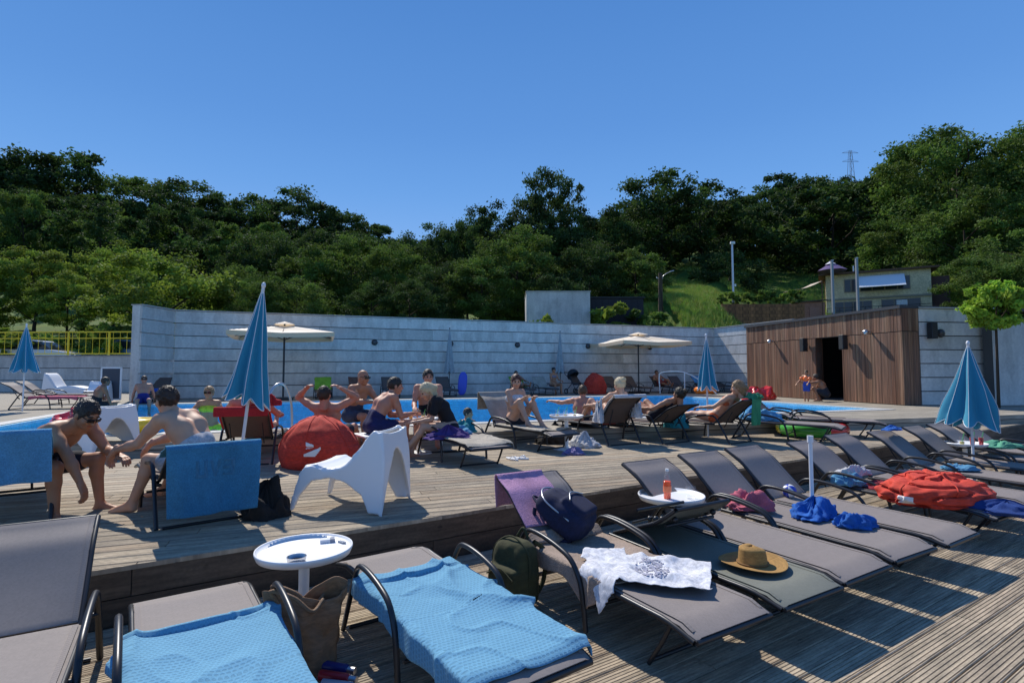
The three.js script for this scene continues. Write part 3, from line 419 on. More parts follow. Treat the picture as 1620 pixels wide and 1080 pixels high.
// ---------------------------------------------------------------- house on the slope
{
  const h = thing('hillside_house', 'cream two-storey house with white awning on the right slope', 'house', [31.2, 5.3, 46.2], head(-.5, -.87)), cream = std([.86, .70, .44], .85, { map: rep(T.fine, .5, .5) }), br = std([.12, .06, .035], .8), gl = phys([.03, .04, .05], .08), fr = std([.25, .2, .15], .6);
  part('wall', box(7.5, 4.9, 6, [0, 2.45, -3]), cream, h); part('roof', box(8.6, .16, 6.8, [0, 4.98, -3], [.03, 0, 0]), br, h);
  part('side_wing', box(1.3, 4.2, 5, [4.42, 2.1, -3.2]), std([.10, .05, .04], .85), h); part('floor_band', box(7.52, .16, .1, [0, 2.62, .052]), std([.3, .26, .2], .8), h);
  const win = (x0, x1, y0, y1, n = 2) => { const w = part('window', box(x1 - x0, y1 - y0, .05, [(x0 + x1) / 2, (y0 + y1) / 2, .03]), fr, h); for (let i = 0; i < n; i++) part('pane', box((x1 - x0) / n - .1, y1 - y0 - .12, .03, [x0 + (i + .5) * (x1 - x0) / n, (y0 + y1) / 2, .06]), gl, w); return w; };
  win(-2.35, -1.35, 3.2, 4.35, 2); win(-1.2, 2.35, 3.2, 4.35, 4); win(-3.1, -.35, .9, 2.4, 4); win(.3, 3.0, 1.1, 2.42, 3);
  part('curtain', surf((u, v) => [1.35 + u * .75, 1.2 + v * 1.1, .1 + .02 * sin(u * 40)], 30, 2), std([.7, .7, .72], .9), h);
  const aw = part('awning', slab((u, v) => [-1.3 + u * 3.25, 4.5 - v * 1.05 - .04 * sin(u * PI) * v, .12 + v * 1.0], 14, 6, .02), std([.75, .76, .8], .8), h); part('valance_bar', rod([-1.32, 3.43, 1.13], [1.97, 3.43, 1.13], .03), M.whitePaint, aw);
  for (const x of [-1.25, 1.9]) part('awning_arm', rod([x, 3.5, .1], [x, 3.45, 1.1], .02), M.steel, aw);
  part('balcony_rail', merge([rod([-3.7, 1.75, 1.3], [3.7, 1.75, 1.3], .025), rod([-3.7, 1.3, 1.3], [3.7, 1.3, 1.3], .02), ...Array.from({ length: 9 }, (_, i) => rod([-3.7 + i * .925, .6, 1.3], [-3.7 + i * .925, 1.75, 1.3], .02))]), M.dark, h);
  part('terrace_slab', box(8, .3, 1.6, [0, .6, .8]), std([.3, .27, .24], .9), h);
  for (let i = 0; i < 7; i++) part('lattice_slat', box(.04, .12, 1.2, [-3.85, 3.0 + i * .22, -.6]), std([.35, .2, .09], .8), h);
  const cush = part('chimney_pipe', rod([-1.5, 4.9, -3], [-1.5, 6, -3], .07), M.steel, h);
  const p = thing('folded_parasol', 'folded purple and white parasol above the roof of the hillside house', 'parasol', [27.6, 9.3, 46.5]); part('pole', rod([0, -1, 0], [0, 1.9, 0], .03), M.steel, p); part('canopy', tf(new THREE.ConeGeometry(1.2, .75, 8), [0, 1.35, 0]), std([.12, .08, .2], .9), p); part('tip', tf(new THREE.ConeGeometry(.45, .3, 8), [-.1, 1.68, 0]), std([.7, .68, .72], .8), p);
  for (const [px, lab, y1] of [[25.9, 'grey steel post in front of the left corner of the hillside house', 10.55], [27.9, 'grey steel post crossing the awning of the hillside house', 10.75]]) { const s = thing('steel_post', lab, 'post', [px, 5.2, 43.6]); part('post', box(.16, y1 - 5.2, .16, [0, (y1 - 5.2) / 2, 0]), std([.28, .3, .34], .5), s); part('cap', box(.2, .05, .2, [0, y1 - 5.17, 0]), M.steel, s); }
}
{ // terrace garden left of the house
  const t = thing('garden_terrace', 'brown timber planter terrace full of plants left of the hillside house', 'planter', [18.8, 4.0, 40.5]), tm = [M.timber[1], M.timber[3]];
  for (let i = 0; i < 6; i++) part('plank', box(6.2, .24, .06, [0, 1.28 + i * .25, 0], [0, 0, 0], i, i), std([.55, .25, .10], .8, { map: rep(T.timber, .5, .5) }), t);
  part('bed', box(6.1, 2.6, 1.6, [0, 1.3, -.85]), M.core, t); part('base_wall', box(6.6, 1.1, .1, [-.1, .6, .1]), M.concrete[4], t);
  const bush = crownGeo(611, 16, 50, .1, { w: .55, y0: .05, y1: 1.1 }), r = RNG(9);
  for (let i = 0; i < 11; i++) { const o = part('plant', bush, M.leaf[1 + (i % 2)], t); o.position.set(-2.9 + i * .58, 2.55, -.6 - .5 * r()); o.rotation.y = r() * 6; o.scale.setScalar(.6 + .8 * r()); }
  const ta = thing('shade_sail', 'small pale cloth awning stretched above the garden terrace', 'awning', [23.6, 8.1, 43]); part('cloth', slab((u, v) => [-1.2 + u * 2.3, u * .7 - .15 * sin(u * PI), -v * 1.6], 12, 6, .02), std([.5, .42, .32], .85), ta); part('post', rod([1.1, -2.2, 0], [1.1, .72, 0], .04), M.timber[0], ta);
  const s = thing('brick_shed', 'small reddish shed between the planter terrace and the house', 'shed', [24.1, 5.0, 43.5]); part('wall', box(2.2, 2.2, 2, [0, 1.1, -1]), std([.46, .20, .13], .9, { map: rep(T.fine, 1, 1) }), s); part('roof', box(2.5, .08, 2.3, [0, 2.26, -1], [0, 0, .08]), std([.1, .07, .05], .8), s); part('door', box(.8, 1.7, .04, [.2, .9, .025]), std([.36, .16, .11], .7), s);
}
{ // poles and pylon
  const y = terrain(11, 40), p = thing('utility_pole', 'weathered wooden utility pole with a lamp arm behind the long wall', 'pole', [11, y, 40]); part('post', rod([0, -.3, 0], [0, 8.9 - y, 0], .19, .14, 10), std([.30, .24, .18], .9, { map: T.bark }), p);
  const a = part('lamp_arm', tube([[0, 8.4 - y, 0], [.3, 8.75 - y, 0], [.75, 9.0 - y, .05]], .025), M.steel, p); part('lamp_head', rbox(.32, .08, .14, .03, [.85, 9.02 - y, .06], [0, 0, .25]), M.steel, a); part('insulator', merge([rod([-.25, 8.5 - y, 0], [.2, 8.5 - y, 0], .02), tf(new THREE.SphereGeometry(.05, 8, 6), [-.25, 8.55 - y, 0])]), M.whitePaint, p);
  const y2 = terrain(17.2, 42), q = thing('floodlight_pole', 'tall thin grey metal floodlight pole on the slope', 'pole', [17.2, y2, 42]); part('post', rod([0, -.3, 0], [0, 11.6 - y2, 0], .11, .075, 10), M.steel, q); part('lamp_head', rbox(.34, .2, .2, .03, [.02, 11.62 - y2, .05]), M.whitePaint, q); part('junction_box', rbox(.14, .2, .14, .02, [.16, 8.3 - y2, 0]), M.whitePaint, q);
  const py = terrain(108, 170), t = thing('power_pylon', 'far steel lattice power pylon above the right hill', 'pylon', [108, py, 170]), L = [], H = 72 - py, wd = y => mix(1.9, .32, y / H);
  for (const sx of [-1, 1]) for (const sz of [-1, 1]) L.push(rod([sx * wd(0), 0, sz * wd(0)], [sx * wd(H), H, sz * wd(H)], .08, .06, 5));
  for (let k = 0; k < 14; k++) { const a = k / 14 * H, b = (k + 1) / 14 * H; for (const s of [-1, 1]) L.push(rod([-wd(a) * s, a, wd(a)], [wd(b) * s, b, wd(b)], .04, .04, 4)); }
  const gm = std([.14, .14, .16], .7); part('lattice', L, gm, t); for (const k of [.9, .98]) part('crossarm', merge([rod([-2.6, H * k, 0], [2.6, H * k, 0], .06, .06, 5), rod([-2.6, H * k, 0], [0, H * k + .8, 0], .035, .035, 4), rod([2.6, H * k, 0], [0, H * k + .8, 0], .035, .035, 4)]), gm, t);
}

// ---------------------------------------------------------------- sun loungers
M.frame = std([.035, .036, .04], .38, { metalness: .5 });
M.sling = std([.31, .265, .245], .75, { map: T.weave, bumpMap: T.weaveBump, bumpScale: .0006 });
M.slingBrown = std([.15, .105, .085], .75, { map: T.weave, bumpMap: T.weaveBump, bumpScale: .0006 });
M.slingGreen = std([.24, .245, .20], .75, { map: T.weave, bumpMap: T.weaveBump, bumpScale: .0006 });
const SEAT = 1.4, BACK = .69, HW = .285, SH = .33;
const seatY = z => SH - .02 * z / SEAT - .035 * smooth(SEAT - .12, SEAT, z);
function backPt(deg, s, x, lift = 0) { const a = rad(deg), cu = smooth(.7, 1, s) * .05, n = lift - .02 * (1 - (x / HW) ** 2) * sin(s * PI) - cu; return [x, SH + sin(a) * BACK * s + cos(a) * n, -cos(a) * BACK * s + sin(a) * n]; }
const loungerGeo = {};
function loungerParts(deg) {
  if (loungerGeo[deg]) return loungerGeo[deg];
  const G = {}, X = HW + .012;
  G.seat_sling = slab((u, v) => { const x = (u * 2 - 1) * (HW + .012), z = .01 + v * (SEAT - .01), e = smooth(.85, 1, abs(u * 2 - 1)); return [x, seatY(z) + .008 - .022 * (1 - (x / HW) ** 2) * sin(clamp(v * 1.02) * PI) ** .5 - .012 * e * e, z]; }, 16, 26, .007, 4.6, 9);
  G.back_sling = slab((u, v) => { const x = (u * 2 - 1) * HW * .955, p = backPt(deg, .02 + v * .98, x, .006); return p; }, 14, 20, .007, 4.4, 6);
  G.hem = [-1, 1].map(s => slab((u, v) => { const x = s * mix(HW * .955 - .026, HW * .955 - .002, u), p = backPt(deg, .03 + v * .96, x, .0115); return p; }, 2, 16, .002)).concat([-1, 1].map(s => slab((u, v) => { const x = s * mix(HW - .03, HW - .006, u), z = .02 + v * (SEAT - .06); return [x, seatY(z) + .0135 - .022 * (1 - (x / HW) ** 2) * sin(clamp(v * 1.02) * PI) ** .5, z]; }, 2, 22, .002)));
  G.side_rail = [-1, 1].map(s => tube(Array.from({ length: 9 }, (_, i) => { const z = -.03 + i / 8 * (SEAT + .02); return [s * X, seatY(max(z, 0)) - .012, z]; }), .016, 26, 8));
  G.back_rail = [-1, 1].map(s => tube(Array.from({ length: 7 }, (_, i) => backPt(deg, i / 6, s * HW * .985, -.004)), .015, 20, 8));
  G.head_bar = tube([[-1, 0], [-.5, 0], [0, 0], [.5, 0], [1, 0]].map(([k]) => backPt(deg, 1, k * HW * .96, -.004)), .014, 8, 8);
  G.foot_bar = rod([-X, seatY(SEAT) - .01, SEAT], [X, seatY(SEAT) - .01, SEAT], .015);
  G.armrest = [-1, 1].map(s => { const x = s * (X + .04); return merge([tube([[x, .01, -.34], [x, .2, -.23], [x, .38, -.12], [x, .455, -.05], [x, .47, .06], [x, .44, .32], [x, .395, .46], [x, .3, .54], [x, .15, .58], [x, .01, .6]], .0165, 48, 8), rod([x - s * .05, .3, .535], [x, .3, .54], .013), rod([x - s * .05, .315, -.13], [x, .315, -.155], .013)]); });
  G.leg = [-1, 1].map(s => merge([tube([[s * (X - .03), seatY(1.2) - .02, 1.22], [s * (X - .03), .18, 1.16], [s * (X - .03), .01, 1.05]], .013, 12, 7), rod([s * (X - .03), .27, 1.19], [s * (X - .03), .3, .85], .01)]));
  G.cross_bar = [merge([rod([-X, .012, -.34], [X, .012, -.34], .012)]), rod([-X, .14, .58], [X, .14, .58], .012), rod([-X + .03, .03, 1.06], [X - .03, .03, 1.06], .012)];
  const m = backPt(deg, .55, 0, -.03), q = deg > 90; G.back_strut = [-1, 1].map(s => rod([s * .2, m[1], m[2]], q ? [s * .2, SH + .1, .12] : [s * .2, SH - .06, -.16], .009)); if (q) { const rack = []; for (let i = 0; i < 5; i++) rack.push(tf(new THREE.SphereGeometry(.022, 8, 6), [-.2, .5 + i * .012, .3 + i * .06]), tf(new THREE.SphereGeometry(.022, 8, 6), [.2, .5 + i * .012, .3 + i * .06])); G.rack = merge([...rack, rod([-.25, .55, .22], [.25, .55, .22], .012), rod([-.25, .5, .5], [.25, .5, .5], .012)]); }
  return loungerGeo[deg] = G;
}
function lounger(label, [x, y, d], turn, deg, group, mat = M.sling, name = 'sun_lounger') {
  const t = thing(name, label, 'sun lounger', [x, y, d], turn, group), G = loungerParts(deg);
  for (const [k, v] of Object.entries(G)) for (const g of [].concat(v)) part(k, g, /sling|hem/.test(k) ? mat : M.frame, t);
  t.userData.deg = undefined; delete t.userData.deg; return t;
}
// lounger set by the middle of its foot end and its heading
const axisTurn = head(.52, -.854), slantTurn = head(.58, -.815);
function byFoot(label, [fx, fd], y, deg, turn = axisTurn, group, mat) { return lounger(label, [fx - sin(turn) * SEAT, y, fd + cos(turn) * SEAT], turn, deg, group, mat); }
const rowGroup = 'grey loungers lined up along the lower deck';
const LO = {};
LO.a = byFoot('grey lounger with flattened back under a light blue towel, nearest the camera', [.12, 2.38], LOW, 2, slantTurn, rowGroup);
LO.z = byFoot('grey lounger at the lower left with a patterned blue towel over its seat', [-.8, 1.73], LOW, 2, slantTurn, rowGroup);
for (const l of [LO.a, LO.z]) { l.scale.z = .87; l.position.x += sin(slantTurn) * SEAT * .13; l.position.z += cos(slantTurn) * SEAT * .13; }
LO.y = lounger('grey lounger with raised back at the left edge, next to the patterned towel', [-2.38, LOW, 2.62], axisTurn, 40, rowGroup);
LO.b = byFoot('grey lounger with purple towel on its back and a white shirt on its seat', [1.15, 2.87], LOW, 40, axisTurn, rowGroup);
LO.hat = byFoot('greenish grey lounger with its back folded forward and a hat on the foot end', [1.76, 3.24], LOW, 158, axisTurn, rowGroup, M.slingGreen);
LO.c = byFoot('grey lounger right behind the round table with bottle and glass', [2.31, 3.60], LOW, 39, axisTurn + .012, rowGroup);
LO.d = byFoot('grey lounger with a pink cloth by its armrest', [2.90, 3.98], LOW, 41, axisTurn - .02, rowGroup);
LO.e = byFoot('grey lounger between the bright blue cloths and the red bean bag', [3.54, 4.34], LOW, 43, axisTurn + .02, rowGroup);
LO.f = byFoot('grey lounger with towels bundled at its hinge, left of the red bean bag', [4.55, 5.05], LOW, 39, axisTurn - .015, rowGroup);
LO.g = byFoot('grey empty lounger behind the red bean bag, its back clear', [5.28, 5.53], LOW, 43, axisTurn + .03, rowGroup);
LO.h = byFoot('grey lounger with a small blue cloth on its raised back', [6.21, 6.13], LOW, 40, axisTurn - .02, rowGroup);
LO.i = byFoot('grey lounger left of the small table with red drinks', [7.16, 6.75], LOW, 41, axisTurn + .02, rowGroup);
LO.j = byFoot('grey lounger right behind the small table with red drinks', [7.9, 7.24], LOW, 40, axisTurn, rowGroup);
LO.k = byFoot('last grey lounger of the lower row, farthest right', [8.6, 7.7], LOW, 40, axisTurn, rowGroup);
// middle deck
const brownGroup = 'dark loungers on the middle deck facing the pool';
LO.man = lounger('dark lounger seen from behind with a lettered blue towel hung over its back', [-2.72, MID, 4.76], head(-.65, .76), 32, brownGroup, M.slingBrown);
LO.red = lounger('dark lounger facing the pool with a red towel, left of the round red bean bag', [-3.6, MID, 7.55], head(-.25, .97), 42, brownGroup, M.slingBrown);
LO.left = lounger('dark lounger at the left edge with a light blue towel over its back', [-4.24, MID, 4.58], head(-.6, .8), 42, brownGroup, M.slingBrown);
LO.purple = lounger('grey lounger with purple and blue towels where the blonde woman sits', [-.95, MID, 8.1], head(.5, -.87), 12, brownGroup, M.sling);
LO.girl = lounger('grey lounger with a beige towel under the dark-haired woman', [-.05, MID, 9.45], head(.62, -.78), 52, brownGroup, M.sling);
LO.b1 = lounger('brown lounger facing the pool with a white towel over its back', [1.75, MID, 9.55], head(-.45, .89), 50, brownGroup, M.slingBrown);
LO.b2 = lounger('brown lounger with a person lying on it, right of the white towel one', [2.65, MID, 9.75], head(-.55, .83), 34, brownGroup, M.slingBrown);
LO.b3 = lounger('brown lounger facing the pool with a green cloth hanging from its back', [3.75, MID, 9.75], head(-.6, .8), 42, brownGroup, M.slingBrown);
LO.flat = lounger('low empty lounger lying flat right of the green cloth', [4.55, MID, 10.2], head(.8, -.6), 8, brownGroup, M.sling);
LO.ring = lounger('flat lounger above the rainbow swim ring, nearest the timber building', [5.6, MID, 10.7], head(.9, -.4), 8, brownGroup, M.sling);
LO.bk = lounger('dark lounger with raised back just right of the folded blue parasol by the pool', [5.4, MID, 11.4], head(.8, -.6), 45, brownGroup, M.slingBrown);
// far side of the pool and the left end
{
  const fg = 'loungers along the foot of the long wall', toPool = head(.342, -.94), mk = (s, lab, deg = 48, m = M.slingBrown) => { const [x, d] = pool(s, 12.2); return lounger(lab, [x, POOL, d], toPool, deg, fg, m); };
  LO.w = [mk(-19.9, 'far dark lounger with a blue cloth beside the white chair near the wall’s left end'), mk(-14.3, 'far lounger covered with a bright green towel under the left cream parasol'), mk(-13.0, 'far lounger with a brown patterned towel right of the green one'), mk(-11.7, 'far dark lounger beside the patterned one, partly behind the bald man'), mk(-9.4, 'far dark lounger behind the seated men, near the left grey folded parasol'),
    mk(-6.0, 'far lounger with a green towel where someone lies, left of the right grey folded parasol'), mk(-4.9, 'far lounger with a beige towel right of the green one by the wall'), mk(-1.2, 'leftmost far dark lounger beside the right cream parasol'), mk(-.1, 'far dark lounger just left of the right parasol pole'), mk(1.5, 'far dark lounger with a seated person, right of the right parasol pole'), mk(2.6, 'far dark empty lounger right of the seated person by the wall'), mk(4.0, 'far lounger with a light blue towel on its back'), mk(5.3, 'far low lounger right of the light blue towel', 20)];
  const lg = 'loungers at the left end of the pool', a = lounger('grey lounger with a pink towel at the left end of the pool', [-13.4, POOL, 15.2], head(.95, .3), 40, lg), b = lounger('dark folded lounger left of the pink towel at the pool’s left end', [-14.9, POOL, 17.3], head(.95, .3), 40, lg); LO.pinkFar = a;
}

// ---------------------------------------------------------------- moulded white chairs
const chairGeo = (() => {
  const side = [[.47, 0], [.41, 0], [.36, .13], [.26, .255], [.1, .285], [-.04, .25], [-.2, .15], [-.275, 0], [-.395, 0], [-.42, .3], [-.41, .55], [-.37, .7], [-.31, .72], [-.27, .69], [-.14, .5], [-.03, .395], [.12, .37], [.27, .41], [.34, .40], [.385, .34], [.43, .17]];
  const sdPoly = (x, y) => { let d = 1e9, s = 1; for (let i = 0, j = side.length - 1; i < side.length; j = i++) { const [ax, ay] = side[i], [bx, by] = side[j], ex = bx - ax, ey = by - ay, wx = x - ax, wy = y - ay, t = clamp((wx * ex + wy * ey) / (ex * ex + ey * ey)), qx = wx - ex * t, qy = wy - ey * t; d = min(d, qx * qx + qy * qy); const c1 = y >= ay, c2 = y < by, c3 = ex * wy > ey * wx; if ((c1 && c2 && c3) || (!c1 && !c2 && !c3)) s = -s; } return s * sqrt(d); };
  const line = [[.33, .39], [.24, .395], [.1, .36], [-.03, .385], [-.13, .49], [-.24, .62], [-.31, .7]], f = new Field([-.42, -.04, -.5], [.42, .8, .54], .0125);
  f.add((x, y, z) => { const w = .27 + .07 * (1 - y / .7) * (abs(z) / .45), e = abs(abs(x) - w) - .022, p = sdPoly(z, y) + .012, m = max(e, p); return m < 0 ? m : hypot(max(e, 0), max(p, 0)); }, [-.4, 0, -.46], [.4, .74, .5], .03);
  for (let i = 0; i < line.length - 1; i++) { const [a, b] = [line[i], line[i + 1]]; f.add((x, y, z) => { const ez = b[0] - a[0], ey = b[1] - a[1], t = clamp(((z - a[0]) * ez + (y - a[1]) * ey) / (ez * ez + ey * ey)), q = hypot(z - a[0] - ez * t, y + .012 * (1 - (x / .27) ** 2) - a[1] - ey * t) - .014, e = abs(x) - .28; return max(q, e); }, [-.29, min(a[1], b[1]) - .04, min(a[0], b[0]) - .03], [.29, max(a[1], b[1]) + .03, max(a[0], b[0]) + .03], .025); }
  f.add((x, y, z) => { const zr = -.405 + .03 * smooth(.4, .72, y), e = abs(z - zr) - .014, w = .285 + .064 * (1 - y / .7), sx = abs(x) - w, top = y - .705 + .03 * (1 - (x / .28) ** 2), arch = .53 - .56 * (x / w) ** 2 - y; return max(e, sx, top, arch); }, [-.36, 0, -.44], [.36, .73, -.34], .02);
  return f.mesh();
})();
function whiteChair(label, p, turn) { return solo('plastic_chair', label, 'chair', chairGeo, M.whitePlastic, p, turn, 'moulded white plastic lounge chairs'); }
whiteChair('white moulded plastic lounge chair standing empty on the middle deck', [-1.46, MID, 5.12], head(-.985, .17));
whiteChair('white moulded plastic chair at the left beside the yellow swim ring', [-6.1, MID, 8.0], head(-.9, .25)).scale.setScalar(1.06);
whiteChair('white plastic chair standing by the wall’s left end across the pool', [...pool(-21.5, 11.3)].flatMap((v, i) => i ? [v] : [v, POOL]), head(.342, -.94));
whiteChair('white plastic chair across the pool near the metal handrail', [...pool(6.6, 11.6)].flatMap((v, i) => i ? [v] : [v, POOL]), head(.342, -.94));
{ // long white recliner at the left
  const g = slab((u, v) => { const z = v * 1.6, y = v < .32 ? mix(1.0, .42, smooth(0, .32, v)) : .42 + .06 * sin((v - .32) * 6); return [(u - .5) * .75, y, z - .4]; }, 10, 30, .06), sides = [-1, 1].map(s => slab((u, v) => { const z = v * 1.6 - .4, top = v < .32 ? mix(1.0, .42, smooth(0, .32, v)) : .42 + .06 * sin((v - .32) * 6); return [s * .375, u * top, z - (1 - u) * .1 * (v < .2 ? 1 : 0)]; }, 8, 30, .05));
  const t = thing('recliner_chair', 'long white moulded recliner chair by the retaining wall at the left', 'chair', [-17.9, POOL, 21.6], head(.98, .1)); part('seat', g, M.whitePlastic, t); sides.forEach(s => part('side_panel', s, M.whitePlastic, t)); t.scale.set(.85, .95, .95);
}
// ---------------------------------------------------------------- round white tables
function roundTable(label, [x, y, d], h = .5, r = .285) {
  const t = thing('round_table', label, 'table', [x, y, d], 0, 'round white side tables');
  const top = part('table_top', lathe([[0, h - .012], [r - .02, h - .012], [r - .008, h + .012], [r, h + .014], [r + .002, h + .004], [r - .012, h - .03], [r - .08, h - .04], [0, h - .042]].reverse(), 56), M.whitePlastic, t);
  part('column', lathe([[.032, h - .03], [.03, .04], [.05, .025]], 20), M.whitePlastic, t); part('base', lathe([[0, .03], [.06, .028], [.2, .014], [.21, 0]], 36), M.whitePlastic, t); return t;
}
roundTable('round white table with ashtray and cigarette pack on the lower deck', [-1.28, LOW, 3.42], .49);
roundTable('round white table holding an orange bottle and a glass between the loungers', [1.38, LOW, 4.78], .51, .28);
roundTable('round white table with two orange drinks amid the group on the middle deck', [-1.42, MID, 8.35], .52, .29);
roundTable('round white table with empty glasses left of the white towel lounger', [.87, MID, 8.75], .53, .27);
roundTable('small white table with red drinks among the last loungers at right', [6.85, LOW, 8.3], .5, .28);
// ---------------------------------------------------------------- parasols
M.canvas = phys([.028, .27, .42], .85, { bumpMap: rep(T.weaveBump, 6, 8), bumpScale: .0008, transmission: .12, thickness: 0 }); M.cream = phys([.86, .69, .47], .85, { transmission: .45, thickness: 0 }); M.greyCloth = std([.42, .45, .47], .85, { map: rep(T.fine, 2, 3) });
M.pole = std([.75, .76, .78], .35);
function foldedParasol(label, [x, y, d], { tip = 2.1, bottom = 1.0, r = .2, tilt = 0, tiltDir = 0, mat = M.canvas, piping = true, poleM = M.pole, pleats = 8, twist = 0, skew = 0 } = {}, group) {
  const t = thing('folded_parasol', label, 'parasol', [x, y, d], tiltDir, group), in_ = new THREE.Group(); t.rotation.set(0, tiltDir, tilt, 'YXZ');
  const rr = (a, v) => { const p = 0.5 + .5 * cos(pleats * a + twist * v), k = mix(.02, 1, Math.pow(v, .82)); return r * k * (.6 + .42 * p * (.35 + .65 * v)) * (1 + .12 * v * cos(a * 3 + 1 + x) + .06 * sin(v * 7 + a * 2 + d) + .1 * v * noise3(cos(a) * 2.5 + x, v * 4, sin(a) * 2.5 + d)); }, drop = (a, v) => smooth(.8, 1, v) * (.05 * cos(pleats * a) + skew * cos(a));
  const pt = (a, v) => [cos(a) * rr(a, v), mix(tip, bottom, v) - drop(a, v), sin(a) * rr(a, v)];
  const c = part('canopy', surf((u, v) => pt(u * 2 * PI, v), 96, 34), mat, t);
  if (piping) { for (let i = 0; i < pleats; i++) part('seam', tube(Array.from({ length: 10 }, (_, k) => { const p = pt(i / pleats * 2 * PI, k / 9 * .995 + .004), s = 1.02; return [p[0] * s, p[1], p[2] * s]; }), .0035, 20, 5), M.pole, c); part('hem', tube(Array.from({ length: 64 }, (_, k) => pt(k / 64 * 2 * PI, 1)), .005, 128, 5, true), M.pole, c); }
  part('pole', rod([0, 0, 0], [0, tip + .02, 0], .017), poleM, t); part('finial', tf(new THREE.SphereGeometry(.024, 10, 8), [0, tip + .03, 0], [0, 0, 0], [1, 1.5, 1]), M.pole, t); return t;
}
const pg = 'folded blue parasols';
foldedParasol('folded blue parasol leaning above the lettered towel, largest of the blue ones', [-2.95, MID, 5.9], { tip: 2.16, bottom: .93, r: .235, tilt: -.1, tiltDir: .2, skew: .05 }, pg);
foldedParasol('folded blue parasol in front of the yellow railing at the left edge', [-12.9, POOL, 14.4], { tip: 2.25, bottom: 1.05, r: .3 }, pg);
foldedParasol('folded blue parasol standing between the long wall’s right corner and the timber building', [3.72, MID, 10.4], { tip: 1.9, bottom: .92, r: .2 }, pg);
foldedParasol('folded blue parasol at the right edge above the table with red drinks', [6.55, LOW, 7.8], { tip: 1.96, bottom: .82, r: .37, skew: .06 }, pg);
const gg = 'folded grey parasols against the long wall', gp = { tip: 3.0, bottom: 1.0, r: .24, mat: M.greyCloth, piping: false, poleM: M.frame, pleats: 6 };
foldedParasol('left of the two folded grey parasols against the long wall', [...pool(-9.0, 12.9)].flatMap((v, i) => i ? [v] : [v, POOL]), gp, gg);
foldedParasol('right of the two folded grey parasols against the long wall', [...pool(-3.6, 12.9)].flatMap((v, i) => i ? [v] : [v, POOL]), gp, gg);
function openParasol(label, [x, y, d], turn, half, top, edge) {
  const t = thing('square_parasol', label, 'parasol', [x, y, d], turn, 'open cream square parasols'), P = (u, v) => { const X = (u * 2 - 1), Z = (v * 2 - 1), m = max(abs(X), abs(Z)), dg = min(abs(X), abs(Z)) / max(m, 1e-6); return [X * half, mix(top, edge, m) - .1 * sin(m * PI) * (1 - dg) * .6 - .06 * m * (1 - dg), Z * half]; };
  const c = part('canopy', surf(P, 24, 24), M.cream, t); part('vent_cap', surf((u, v) => { const X = u * 2 - 1, Z = v * 2 - 1, m = max(abs(X), abs(Z)); return [X * half * .2, top + .14 - .12 * m, Z * half * .2]; }, 8, 8), M.cream, c);
  for (let i = 0; i < 4; i++) { const a = i * PI / 2; part('valance', slab((u, v) => { const w = (u * 2 - 1) * half, p = P(u, 1), q = [w, p[1] - v * .16, half + .004]; return [q[0] * cos(a) + q[2] * sin(a), q[1], -q[0] * sin(a) + q[2] * cos(a)]; }, 16, 2, .006), M.cream, c); }
  for (const [a, b] of [[1, 1], [1, -1], [-1, 1], [-1, -1], [1, 0], [-1, 0], [0, 1], [0, -1]]) { const e = P((a * .97 + 1) / 2, (b * .97 + 1) / 2), r = part('rib', rod([0, top - .06, 0], [e[0], e[1] - .04, e[2]], .014), M.frame, t); const mid = [e[0] * .45, mix(top - .06, e[1], .45) - .03, e[2] * .45]; part('strut', rod([0, top - .55, 0], mid, .01), M.frame, r); }
  part('pole', rod([0, 0, 0], [0, top + .08, 0], .035), M.frame, t); part('base', rbox(.7, .1, .7, .02, [0, .05, 0]), M.frame, t); return t;
}
openParasol('open cream square parasol at the left, behind the big folded blue one', [...pool(-15.7, 11.0)].flatMap((v, i) => i ? [v] : [v, POOL]), .35, 1.7, 2.75, 2.42);
openParasol('open cream square parasol at the right, in the middle of the long wall', [...pool(-.1, 11.6)].flatMap((v, i) => i ? [v] : [v, POOL]), .3, 1.75, 2.78, 2.42);
{ const t = thing('parasol_pole', 'bare white parasol pole standing between the loungers at right', 'pole', [2.72, LOW, 5.0]); part('pole', rod([0, 0, 0], [0, .98, 0], .018), M.pole, t); part('collar', tf(new THREE.CylinderGeometry(.026, .026, .06, 12), [0, .97, 0]), M.pole, t); part('base', lathe([[0, .07], [.05, .07], [.22, .04], [.23, 0]], 28), M.whitePaint, t); }
